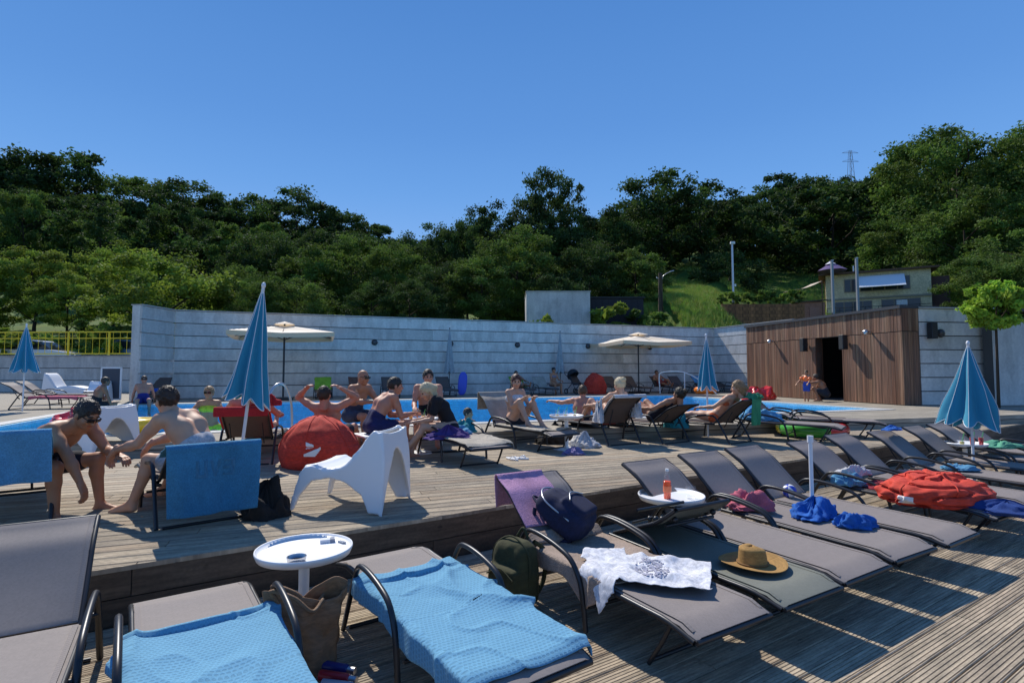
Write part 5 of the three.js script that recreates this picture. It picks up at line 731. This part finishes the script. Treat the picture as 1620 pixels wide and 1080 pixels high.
{ const [x, d] = pool(-8.6, 12.3), b = solo('surf_board', 'blue bodyboard leaning by the left grey parasol', 'bodyboard', slab((u, v) => [(u - .5) * .4 * sqrt(max(.1, 1 - (2 * v - 1) ** 4)), v * 1.0, -.2 * v], 8, 16, .06), std([.06, .1, .6], .4), [x, POOL + .02, d], -.3);
  const [sx, sd] = pool(-3.2, 12.1), s = thing('baby_stroller', 'black baby stroller by the long wall right of the seated person', 'stroller', [sx, POOL, sd], .6); part('seat', slab((u, v) => [(u - .5) * .45, .45 + .5 * smooth(.3, 1, v), .3 - v * .6], 8, 12, .05), M.black, s); part('hood', tf(new THREE.SphereGeometry(.32, 16, 10, 0, PI * 2, 0, PI / 2), [0, .85, -.15], [-.6, 0, 0], [.8, 1, 1]), std([.02, .02, .025], .8), s); for (const [wx, wz] of [[-.25, .35], [.25, .35], [-.27, -.35], [.27, -.35]]) part('wheel', tf(new THREE.TorusGeometry(.11, .025, 8, 18), [wx, .13, wz], [0, PI / 2, 0]), M.black, s); part('push_frame', merge([tube([[-.25, .13, .35], [-.25, .6, 0], [-.25, 1.0, -.5], [.25, 1.0, -.5], [.25, .6, 0], [.25, .13, .35]], .015, 50, 6), rod([-.25, .5, .05], [-.27, .13, -.35], .015), rod([.25, .5, .05], [.27, .13, -.35], .015)]), M.frame, s); }

// ---------------------------------------------------------------- people
const dirOf = (az, el) => [cos(rad(el)) * sin(rad(az)), sin(rad(el)), cos(rad(el)) * cos(rad(az))];
const vadd = (a, b, k = 1) => [a[0] + b[0] * k, a[1] + b[1] * k, a[2] + b[2] * k], vdot = (a, b) => a[0] * b[0] + a[1] * b[1] + a[2] * b[2], vcross = (a, b) => [a[1] * b[2] - a[2] * b[1], a[2] * b[0] - a[0] * b[2], a[0] * b[1] - a[1] * b[0]], vnorm = a => { const l = hypot(...a) || 1; return a.map(v => v / l); }, vlerp = (a, b, t) => a.map((v, i) => v + (b[i] - v) * t);
const skinMat = new THREE.MeshPhysicalMaterial({ color: 0xffffff, vertexColors: true, roughness: .55, side: THREE.DoubleSide, sheen: .15 });
const hairMat = c => std(c, .55, { bumpMap: rep(T.bark, 14, 5), bumpScale: .004 });
const SKIN = { tan: [.42, .19, .10], fair: [.55, .30, .19], pink: [.50, .225, .14], brown: [.31, .14, .075] };
const JOIN = (list, m) => { const g = mergeGeometries(list.map(q => { const n = q.index ? q.toNonIndexed() : q; return n; })); return g; };
function person(label, p, turn, o) {
  const t = thing('person', label, 'person', p, turn); const S = o.s || 1; t.scale.setScalar(S);
  const f = o.female ? .9 : 1, cell = o.cell || .016, skin = SKIN[o.skin || 'tan'], q = o.pose;
  const sp = dirOf(...(q.sp || [0, 85])), ch = dirOf(...(q.ch || q.sp || [0, 80])), nk = dirOf(...(q.nk || q.ch || [0, 75]));
  const waist = vadd([0, 0, 0], sp, .17), chest = vadd(waist, vnorm(vlerp(sp, ch, .5)), .16), neck = vadd(chest, ch, .18), hc = vadd(neck, nk, .155);
  let lat = dirOf(90 + (q.tw || 0), 0); lat = vnorm(vadd(lat, ch, -vdot(lat, ch)));
  const J = {}; for (const [s, k] of [['L', 1], ['R', -1]]) {
    J['sh' + s] = vadd(vadd(neck, lat, k * .178 * (o.female ? .88 : 1)), ch, -.035); const ua = dirOf(...q['ua' + s]), fa = dirOf(...q['fa' + s]), hn = dirOf(...(q['hn' + s] || q['fa' + s]));
    J['el' + s] = vadd(J['sh' + s], ua, .29); J['wr' + s] = vadd(J['el' + s], fa, .255); J['hd' + s] = hn;
    J['hip' + s] = [k * .088, -.01, 0]; const th = dirOf(...q['th' + s]), sn = dirOf(...q['sn' + s]), ft = dirOf(...(q['ft' + s] || [q['th' + s][0], 0]));
    J['kn' + s] = vadd(J['hip' + s], th, .43); J['an' + s] = vadd(J['kn' + s], sn, .41); J['ft' + s] = ft; J['sn' + s] = sn;
  }
  const pts = [...Object.entries(J).filter(([k]) => !/^(hd|ft|sn)/.test(k)).map(e => e[1]), neck, waist, [0, 0, 0]], lo = [0, 1, 2].map(i => min(...pts.map(v => v[i])) - .22), hi = [0, 1, 2].map(i => max(...pts.map(v => v[i])) + .22);
  const torso = (F, e = 0, from = 0, to = 1) => { if (from <= 0) F.cap(vadd(J.hipL, [0, .01, 0]), vadd(J.hipR, [0, .01, 0]), (o.female ? .112 : .104) + e, undefined, .04); for (const k of [-1, 1]) { const W = vadd(waist, lat, k * .055 * f), C = vadd(chest, lat, k * .078 * f), T2 = vadd(vadd(neck, lat, k * .085 * f), ch, -.055); F.cap([k * .05, .02, 0], W, .1 + e, (.094 + (o.belly || 0)) * f + e, .03); if (to > .3) F.cap(W, C, (.094 + (o.belly || 0)) * f + e, .103 * f + e, .03); if (to > .6) { F.cap(C, T2, .103 * f + e, .074 * f + e, .03); const bk = vnorm(vcross(ch, lat)); F.cap(vadd(vadd(C, lat, k * .02), bk, .048), vadd(vadd(T2, lat, k * .03), bk, .03), .062 * f + e, .05 * f + e, .03); } } };
  const F = new Field(lo, hi, cell); torso(F);
  F.cap(vadd(neck, ch, -.05), vadd(neck, nk, .09), .056 * f, .05 * f, .04);
  for (const s of ['L', 'R']) { const a = o.female ? .86 : 1.04;
    F.cap(vadd(neck, ch, -.02), J['sh' + s], .05 * f, .052 * a, .04); F.cap(J['sh' + s], vlerp(J['sh' + s], J['el' + s], .45), .056 * a, .05 * a, .03); F.cap(vlerp(J['sh' + s], J['el' + s], .4), J['el' + s], .049 * a, .038 * a, .02); F.cap(J['el' + s], vlerp(J['el' + s], J['wr' + s], .35), .038 * a, .042 * a, .02); F.cap(vlerp(J['el' + s], J['wr' + s], .3), J['wr' + s], .041 * a, .026 * a, .02);
    F.cap(J['hip' + s], vlerp(J['hip' + s], J['kn' + s], .5), .094, .076, .035); F.cap(vlerp(J['hip' + s], J['kn' + s], .45), J['kn' + s], .078, .056, .03); const calf = vadd(vlerp(J['kn' + s], J['an' + s], .3), J['ft' + s], -.018); F.cap(J['kn' + s], calf, .054, .054, .025); F.cap(calf, J['an' + s], .053, .034, .025);
    const down = J['sn' + s], heel = vadd(vadd(J['an' + s], down, .045), J['ft' + s], -.03), toe = vadd(vadd(J['an' + s], down, .055), J['ft' + s], .155); F.cap(J['an' + s], heel, .034, .033, .02); F.cap(heel, toe, .033, .026, .02); F.cap(J['an' + s], toe, .032, .024, .025); const side = vnorm(vcross(J['ft' + s], down)); for (const k of [-.028, 0, .028]) F.cap(vadd(heel, J['ft' + s], .1), vadd(vadd(toe, side, k), J['ft' + s], .012), .024, .014, .012); }
  const cvar = (x, y, z) => { const n = 1 + .07 * noise3(x * 9, y * 9, z * 9) + .06 * noise3(x * 34, y * 34, z * 34), w = .07 * noise3(x * 5 + 3, y * 5, z * 5) + .04 * noise3(x * 17, y * 17 + 4, z * 17); return [skin[0] * n, skin[1] * n * (1 - w), skin[2] * n * (1 - w * 1.4)]; }, geos = [F.mesh(cvar)];
  // hands
  const hcell = o.hand || .009;
  for (const s of ['L', 'R']) { if (o.noHands) break; const w = J['wr' + s], d = J['hd' + s], want = q['pn' + s] ? dirOf(...q['pn' + s]) : [0, -1, .15], pn = vnorm(vadd(want, d, -vdot(want, d))), th = vnorm(vcross(pn, d)).map(v => s === 'L' ? v : -v), curl = (q['curl' + s] ?? 28), HF = new Field(w.map(v => v - .2), w.map(v => v + .2), hcell);
    for (const k of [-.028, -.009, .01, .028]) HF.cap(vadd(vadd(w, th, k * .75), d, .005), vadd(vadd(w, th, k), d, .082), .0155, .0125, .014);
    HF.cap(vadd(w, d, -.03), vadd(w, d, .02), .026, .022, .02);
    [[.03, .92], [.0105, 1.05], [-.01, 1], [-.029, .8]].forEach(([k, l]) => { let a = vadd(vadd(w, th, k), d, .085), ang = curl * .6; for (const [len, r0, r1] of [[.042, .0105, .0095], [.028, .0095, .0088], [.022, .0088, .0075]]) { const dir = vadd(d.map(v => v * cos(rad(ang))), pn, sin(rad(ang))), b = vadd(a, dir, len * l); HF.cap(a, b, r0, r1, .004); a = b; ang += curl; } });
    const t0 = vadd(vadd(w, th, .022), d, .02), t1 = vadd(vadd(vadd(w, th, .055), d, .052), pn, .012), t2 = vadd(vadd(vadd(w, th, .064), d, .085), pn, .022); HF.cap(t0, t1, .014, .0115, .012); HF.cap(t1, t2, .0112, .0085, .004); geos.push(HF.mesh(cvar)); }
  // head
  const hm = new THREE.Matrix4().makeRotationFromEuler(new THREE.Euler(rad(q.hd ? q.hd[1] : 0), rad(q.hd ? q.hd[0] : 0), rad(q.hd ? q.hd[2] || 0 : 0), 'YXZ')); hm.setPosition(...hc);
  const HD = new Field([-.12, -.2, -.15], [.12, .15, .16], o.headCell || .008);
  HD.ell([0, .02, -.012], [.076, .096, .096], .02); HD.ell([0, -.035, .024], [.062, .085, .068], .03); HD.ell([0, -.096, .052], [.03, .026, .028], .03); HD.cap([0, .004, .088], [0, -.034, .107], .0085, .0135, .012); HD.cap([-.036, .026, .078], [.036, .026, .078], .013, .013, .015); for (const k of [-1, 1]) { HD.ell([k * .079, -.012, -.008], [.011, .031, .02], .008); HD.ell([k * .031, .006, .098], [.017, .011, .014], .01, true); HD.ell([k * .042, -.03, .066], [.022, .02, .02], .025); }
  HD.cap([-.02, -.062, .084], [.02, -.062, .084], .009, .009, .012); HD.cap([0, -.05, -.03], [0, -.19, -.045], .053 * f, .056 * f, .03);
  const near2 = (x, y, z, a, b, c, r) => hypot(x - a, y - b, z - c) < r; const hc3 = o.hairColor || [.04, .025, .015];
  geos.push(HD.mesh((x, y, z) => { const c = cvar(x * 3, y * 3, z * 3); if (z > .05 && (near2(abs(x), y, z, .031, .006, .088, .014))) return [.05, .04, .035]; if (z > .05 && abs(y + .062) < .008 && abs(x) < .026) return [c[0] * .85, c[1] * .55, c[2] * .6]; if (z > .05 && abs(y - .033) < .006 && abs(x) > .014 && abs(x) < .052) return hc3; return c; }).applyMatrix4(hm));
  part('body', JOIN(geos), skinMat, t);
  // hair
  if (o.hair && o.hair !== 'bald') {
    const HF = new Field([-.16, -.34, -.22], [.16, .2, .16], o.headCell ? .006 : .009), front = o.hair === 'cap' ? .5 : .62;
    HF.add((x, y, z) => { const a = x / .087, b = (y - .024) / .108, c = (z + .014) / .108, l = hypot(a, b, c), e = (l - 1) * .09 + .006 * noise3(x * 60, y * 40, z * 60), pl = -(.55 * y - .83 * z + .032), lowc = -(y + (o.hair === 'short' ? .062 : .1)); return max(e, pl, lowc); }, [-.1, -.12, -.14], [.1, .15, .12], .006);
    if (o.hair === 'bun') HF.add((x, y, z) => hypot(x, y - .075, z + .115) - .042 + .006 * noise3(x * 50, y * 50, z * 50), [-.05, .02, -.17], [.05, .13, -.06], .02);
    if (o.hair === 'long') { HF.cap([0, .02, -.06], [.02, -.16, -.1], .085, .075, .03); HF.cap([.02, -.14, -.1], [.03, -.28, -.1], .075, .045, .03); }
    if (o.hair === 'bob') { HF.cap([0, .0, -.05], [0, -.1, -.07], .088, .06, .03); for (const k of [-1, 1]) HF.cap([k * .068, .04, -.02], [k * .072, -.07, -.035], .02, .016, .02); HF.add((x, y, z) => hypot(x, y + .02, z + .13) - .05 + .008 * noise3(x * 50, y * 50, z * 50), [-.06, -.08, -.19], [.06, .04, -.07], .02); }
    const hg = HF.mesh(), list = [hg.toNonIndexed()], P = hg.attributes.position, N = hg.attributes.normal, hr = RNG(P.count), sv = [], fl = o.cell === FAR.cell ? 0 : 1500; // single locks standing off the cap
    for (let i = 0; i < fl; i++) { const k = floor(hr() * P.count), a = [P.getX(k), P.getY(k), P.getZ(k)], n = [N.getX(k), N.getY(k), N.getZ(k)], dn = vnorm([n[0] * .8 + (hr() - .5) * .7, n[1] * .5 - .35 + (hr() - .5) * .6, n[2] * .8 - .2 + (hr() - .5) * .7]), sd = vnorm(vcross(n, dn)), L = .006 + (o.hair === 'short' ? .007 : .014) * hr(); sv.push(...vadd(a, sd, .0022), ...vadd(a, sd, -.0022), ...vadd(a, dn, L)); }
    if (fl) { const g = new THREE.BufferGeometry(); g.setAttribute('position', new THREE.Float32BufferAttribute(sv, 3)); g.setAttribute('uv', new THREE.Float32BufferAttribute(new Float32Array(fl * 6), 2)); g.computeVertexNormals(); list.push(g); }
    part('hair', mergeGeometries(list).applyMatrix4(hm), hairMat(hc3), t);
  }
  if (o.shades) { const g = []; for (const k of [-1, 1]) g.push(rbox(.056, .036, .008, .004, [k * .034, .006, .106], [0, k * .28, 0]), rod([k * .06, .012, .096], [k * .083, .008, -.01], .0035, .003, 6)); g.push(rod([-.01, .012, .11], [.01, .012, .11], .003, .003, 6)); part('sunglasses', merge(g).applyMatrix4(hm), phys([.01, .01, .012], .08), t); }
  // clothes
  const wear = (name, mat, fn, e = cell) => { const G = new Field(lo, hi, e); fn(G); part(name, G.mesh(), mat, t); };
  if (o.shorts) wear('shorts', cotton(o.shorts), G => { torso(G, .012, 0, .1); for (const s of ['L', 'R']) G.cap(J['hip' + s], vlerp(J['hip' + s], J['kn' + s], o.shortLen || .6), .106, .094, .03); });
  if (o.shirt) wear('shirt', cotton(o.shirt), G => { torso(G, .013, .1, 1); for (const s of ['L', 'R']) { G.cap(vadd(neck, ch, -.03), J['sh' + s], .062, .066, .04); G.cap(J['sh' + s], vlerp(J['sh' + s], J['el' + s], .62), .068, .062, .03); } });
  if (o.bikini) { wear('bikini_bottom', cotton(o.bikini), G => { G.cap(vadd(J.hipL, [0, .0, 0]), vadd(J.hipR, [0, .0, 0]), .1195, undefined, .03); }); const fw = vnorm(vcross(lat, ch)); wear('bikini_top', cotton(o.bikini2 || o.bikini), G => { for (const k of [-1, 1]) { const b = vadd(vadd(vadd(chest, lat, k * .07), ch, .045), fw, .068); G.cap(b, vadd(b, ch, -.012), .056, .056, .02); G.cap(vadd(vadd(chest, lat, k * .05), ch, .03), vadd(vadd(chest, lat, k * .09), ch, .03), .1, .094, .02); } }, .013); }
  if (o.swimsuit) wear('swimsuit', cotton(o.swimsuit), G => { torso(G, .006, 0, .7); });
  if (o.extra) o.extra(t, { J, neck, chest, ch, lat, hm, hc });
  return t;
}
const sit = (o = {}) => ({ uaL: [15, -60], faL: [-5, -10], uaR: [-15, -60], faR: [5, -10], thL: [10, 2], thR: [-10, 2], snL: [5, -85], snR: [-5, -85], ...o });
const recline = (deg, o = {}) => ({ sp: [180, deg], ch: [180, deg + 6], nk: [180, deg + 12], hd: [0, -10], uaL: [40, -35], faL: [0, -5], uaR: [-40, -35], faR: [0, -5], thL: [7, 4], thR: [-7, 4], snL: [4, -4], snR: [-4, -4], ftL: [0, 70], ftR: [0, 70], ...o });
const NEAR = { cell: .0125, hand: .0055, headCell: .0055 }, FAR = { cell: .026, hand: .013, headCell: .013 };

person('man in sunglasses at the left bending forward to reach his foot', [-4.2, MID + .41, 4.86], head(.99, -.14), { ...NEAR, skin: 'tan', hair: 'short', hairColor: [.035, .02, .013], shades: true, shorts: [.012, .014, .03], pose: sit({ sp: [0, 58], ch: [0, 33], nk: [0, 36], tw: 4, hd: [-6, 34], uaR: [-6, -48], faR: [6, -62], hnR: [8, -66], curlR: 32, uaL: [6, -52], faL: [-24, -8], thL: [14, 6], thR: [-16, 4], snL: [0, -84], snR: [0, -88] }) });
person('man seen from behind sitting sideways with forearms on his knees, before the lettered towel', [-2.74, MID + .44, 4.86], head(-.985, .17), { ...NEAR, skin: 'fair', belly: .012, hair: 'short', hairColor: [.045, .022, .013], shades: true, shorts: [.5, .5, .52], pose: sit({ sp: [0, 66], ch: [0, 42], nk: [0, 58], hd: [-22, 6], tw: -4, uaL: [4, -46], faL: [-6, -14], hnL: [-10, -55], uaR: [-12, -42], faR: [4, -18], hnR: [6, -50], thL: [4, 4], thR: [-20, 6], snL: [2, -68], snR: [-8, -58], ftL: [4, -8], ftR: [-6, -8] }) });
person('man lying back in the round red bean bag with hands on his head', [-2.62, MID + .34, 8.0], head(.05, 1), { skin: 'pink', hair: 'short', shorts: [.03, .03, .05], pose: recline(52, { ch: [180, 60], nk: [180, 72], uaL: [78, 28], faL: [-128, 30], uaR: [-78, 28], faR: [128, 30], thL: [12, 8], thR: [-12, 8], snL: [0, -50], snR: [0, -50], ftL: [0, 0], ftR: [0, 0] }) });
person('bald man in sunglasses sitting behind the bean bag and facing right', [-2.62, MID + .52, 9.0], head(.85, -.5), { skin: 'tan', hair: 'bald', shades: true, shorts: [.05, .06, .1], pose: sit({ sp: [0, 78], ch: [0, 62], nk: [0, 70], hd: [0, 8], uaL: [10, -50], uaR: [-10, -45], faR: [10, 0] }) });
person('man with his bare back to the camera leaning over his knees at the drinks table', [-1.98, MID + .46, 7.8], head(.82, .57), { skin: 'pink', hair: 'short', hairColor: [.03, .02, .014], shorts: [.015, .02, .1], pose: sit({ sp: [0, 70], ch: [0, 48], nk: [0, 62], hd: [-14, 4], uaL: [8, -70], faL: [-15, 0], uaR: [-8, -68], faR: [25, 6] }) });
person('dark-haired man facing the camera behind the drinks table', [-1.42, MID + .5, 9.25], head(.12, -1), { skin: 'pink', hair: 'short', hairColor: [.02, .014, .01], shorts: [.012, .012, .014], pose: sit({ sp: [0, 84], ch: [0, 72], nk: [0, 78], hd: [14, 6], uaL: [20, -65], uaR: [-20, -65] }) });
person('blonde woman in a black T-shirt sitting bent forward on a lounger', [-.9, MID + .43, 7.98], head(-.93, -.3), { female: true, skin: 'fair', hair: 'bob', hairColor: [.62, .5, .3], shirt: [.012, .012, .016], bikini: [.012, .012, .02], s: .96, pose: sit({ sp: [0, 70], ch: [0, 50], nk: [0, 45], hd: [14, 30], uaL: [0, -74], faL: [-12, -8], uaR: [-8, -76], faR: [12, -6], thL: [4, 4], thR: [-10, 3], snL: [0, -52], snR: [0, -70] }) });
person('swimmer in the pool with only head and shoulders above the water', [-1.05, .0, 12.2], head(.8, -.3), { skin: 'tan', hair: 'short', hairColor: [.03, .02, .015], shorts: [.02, .02, .05], pose: sit({ sp: [0, 85], thL: [0, -70], thR: [0, -60], uaL: [60, -20], uaR: [-60, -20] }) });
person('dark-haired woman sitting with raised knees on the beige towel lounger', [.06, MID + .43, 9.3], head(.62, -.78), { female: true, skin: 'fair', hair: 'long', hairColor: [.07, .018, .012], bikini: [.03, .03, .04], bikini2: [.75, .75, .76], s: .97, pose: sit({ sp: [180, 82], ch: [0, 84], nk: [0, 80], hd: [-30, 12], uaL: [14, -58], faL: [-20, 32], uaR: [-14, -55], faR: [20, 32], thL: [8, 42], thR: [-8, 50], snL: [4, -58], snR: [-4, -56], ftL: [4, -12], ftR: [-4, -12] }) });
person('person with raised arm sitting on the pool step behind the empty glasses', [1.35, .56, 10.55], head(.25, 1), { skin: 'pink', hair: 'short', hairColor: [.1, .06, .03], shorts: [.02, .02, .03], pose: sit({ sp: [0, 82], ch: [0, 70], uaL: [60, -10], faL: [60, 5], uaR: [-20, -60], thL: [25, 20], thR: [-25, 20], snL: [20, -70], snR: [-20, -70] }) });
const onL = (l, z = .1, up = .11) => onSeat(l, 0, z, up);
person('fair-haired person with a bun lying in the white towel lounger', onL(LO.b1), LO.b1.rotation.y, { female: true, skin: 'fair', hair: 'bun', hairColor: [.66, .55, .36], bikini: [.4, .05, .05], pose: recline(50, { ch: [180, 62], nk: [180, 78], hd: [0, 8], thL: [10, 40], thR: [-12, 30], snL: [6, -50], snR: [-6, -42], ftL: [0, -5], ftR: [0, -5] }) });
person('person in a dark swimsuit lying in the middle brown lounger', onL(LO.b2), LO.b2.rotation.y, { female: true, skin: 'tan', hair: 'bun', hairColor: [.02, .015, .01], swimsuit: [.012, .012, .02], pose: recline(33, { thL: [6, 36], thR: [-8, 34], snL: [0, -42], snR: [0, -40], ftL: [0, -5], ftR: [0, -5], uaL: [60, -25], faL: [10, 0] }) });
person('light brown haired person resting in the lounger with the green cloth', onL(LO.b3), LO.b3.rotation.y, { female: true, skin: 'fair', hair: 'bob', hairColor: [.28, .17, .08], bikini: [.7, .15, .05], pose: recline(42, { ch: [180, 54], nk: [180, 66], hd: [35, 5] }) });
person('man reclining in the dark lounger with the red towel, only his head showing', onL(LO.red), LO.red.rotation.y, { skin: 'pink', hair: 'short', hairColor: [.12, .05, .025], shorts: [.3, .02, .02], pose: recline(48, { ch: [180, 60], nk: [180, 76] }) });
person('man sitting on the pool edge at the left with his back to the camera', [-11.6, POOL + .14, 15.2], head(.62, .78), { ...FAR, skin: 'brown', hair: 'short', shorts: [.015, .015, .02], pose: sit({ sp: [0, 78], ch: [0, 65], uaR: [-30, -70], faR: [-10, -70], uaL: [30, -70], faL: [10, -60] }) });
person('man in blue shorts leaning back on the pool edge at the left', [-11.75, POOL + .14, 17.4], head(.55, -.83), { ...FAR, skin: 'pink', hair: 'short', shades: true, shorts: [.03, .03, .22], pose: sit({ sp: [180, 72], ch: [180, 78], uaL: [140, -62], faL: [150, -75], uaR: [-140, -62], faR: [-150, -75] }) });
person('woman in a yellow bikini climbing out at the chrome ladder', [-5.72, POOL - .02, 10.35], head(.25, -.97), { female: true, skin: 'tan', hair: 'short', shades: true, hairColor: [.3, .17, .08], bikini: [.62, .75, .05], pose: sit({ sp: [0, 84], ch: [0, 80], uaL: [35, -45], faL: [20, -20], uaR: [-35, -45], faR: [-20, -20], thL: [5, -60], thR: [-5, -75], snL: [0, -90], snR: [0, -90] }) });
person('child with orange arm floats and blue shorts standing by the timber doorway', [10.3, POOL + .57, 19.05], head(-.9, -.45), { ...FAR, s: .66, skin: 'tan', hair: 'short', hairColor: [.14, .07, .03], shorts: [.04, .1, .5], pose: sit({ sp: [0, 88], ch: [0, 88], uaL: [40, -60], faL: [10, -30], uaR: [-50, -55], faR: [-10, -40], thL: [0, -86], thR: [0, -82], snL: [0, -88], snR: [0, -90], ftL: [0, 0], ftR: [0, 0] }), extra: (t, { J, chest }) => { const m = vinyl([.85, .16, .02]); for (const s of ['L', 'R']) { const c = vlerp(J['sh' + s], J['el' + s], .55); part('arm_float', tf(new THREE.SphereGeometry(.1, 16, 12), c, [0, 0, 0], [1, .95, 1]), m, t); } part('swim_vest', tf(new THREE.SphereGeometry(.2, 20, 14), chest, [0, 0, 0], [.95, .95, .8]), m, t); } });
person('adult crouching beside the child at the pool edge', [10.95, POOL + .26, 19.0], head(-.75, .65), { ...FAR, skin: 'brown', hair: 'short', shorts: [.03, .03, .04], pose: sit({ sp: [0, 70], ch: [0, 55], uaL: [20, -10], faL: [10, 10], thL: [15, 30], thR: [-15, 15], snL: [10, -110], snR: [-10, -120] }) });
person('person sitting upright on the far lounger below the right grey parasol', [...pool(-4.3, 12.2)].flatMap((v, i) => i ? [v] : [v, POOL + .45]), head(.5, -.87), { ...FAR, female: true, skin: 'tan', hair: 'bun', hairColor: [.02, .015, .01], bikini: [.3, .25, .3], pose: sit({ sp: [0, 86] }) });
person('person lying on the green towel of the far lounger', onL(LO.w[5]), LO.w[5].rotation.y, { ...FAR, skin: 'brown', hair: 'short', shorts: [.5, .45, .35], pose: recline(46, { nk: [180, 60] }) });
person('person in red reclining on the far lounger right of the parasol pole', onL(LO.w[9]), LO.w[9].rotation.y, { ...FAR, skin: 'brown', hair: 'short', shorts: [.25, .03, .03], pose: recline(50, { nk: [180, 75], thL: [10, 30], snL: [0, -40] }) });
person('person in a red top bending over near the white handrail', [...pool(6.2, 12.0)].flatMap((v, i) => i ? [v] : [v, POOL + .84]), head(.9, -.4), { ...FAR, skin: 'brown', hair: 'short', shirt: [.35, .02, .03], shorts: [.05, .02, .02], pose: sit({ sp: [0, 50], ch: [0, 25], nk: [0, 20], hd: [0, 30], uaL: [5, -60], faL: [0, -60], uaR: [-5, -60], faR: [0, -60], thL: [5, -78], thR: [-5, -85], snL: [180, -84], snR: [180, -88] }) });
// benches the group sits on
function bench(label, [x, y, d], turn, L = .55) { const t = thing('slatted_bench', label, 'bench', [x, y, d], turn, 'low white benches'); for (let i = 0; i < 4; i++) part('slat', rbox(L, .025, .085, .006, [0, .335, -.15 + i * .1]), M.whitePaint, t); for (const sx of [-1, 1]) for (const sz of [-1, 1]) part('leg', rbox(.04, .32, .04, .006, [sx * (L / 2 - .05), .16, sz * .14]), M.whitePaint, t); return t; }
bench('low white slatted bench under the man with his bare back turned', [-2.0, MID, 7.8], head(.82, .57)); bench('low white slatted bench under the bald man', [-2.64, MID, 9.0], head(.85, -.5)); bench('low white slatted bench under the man facing the camera', [-1.42, MID, 9.28], head(.12, -1));

scene.traverse(o => { if (o.isMesh) { o.castShadow = true; o.receiveShadow = true; } });
renderer.render(scene, camera);
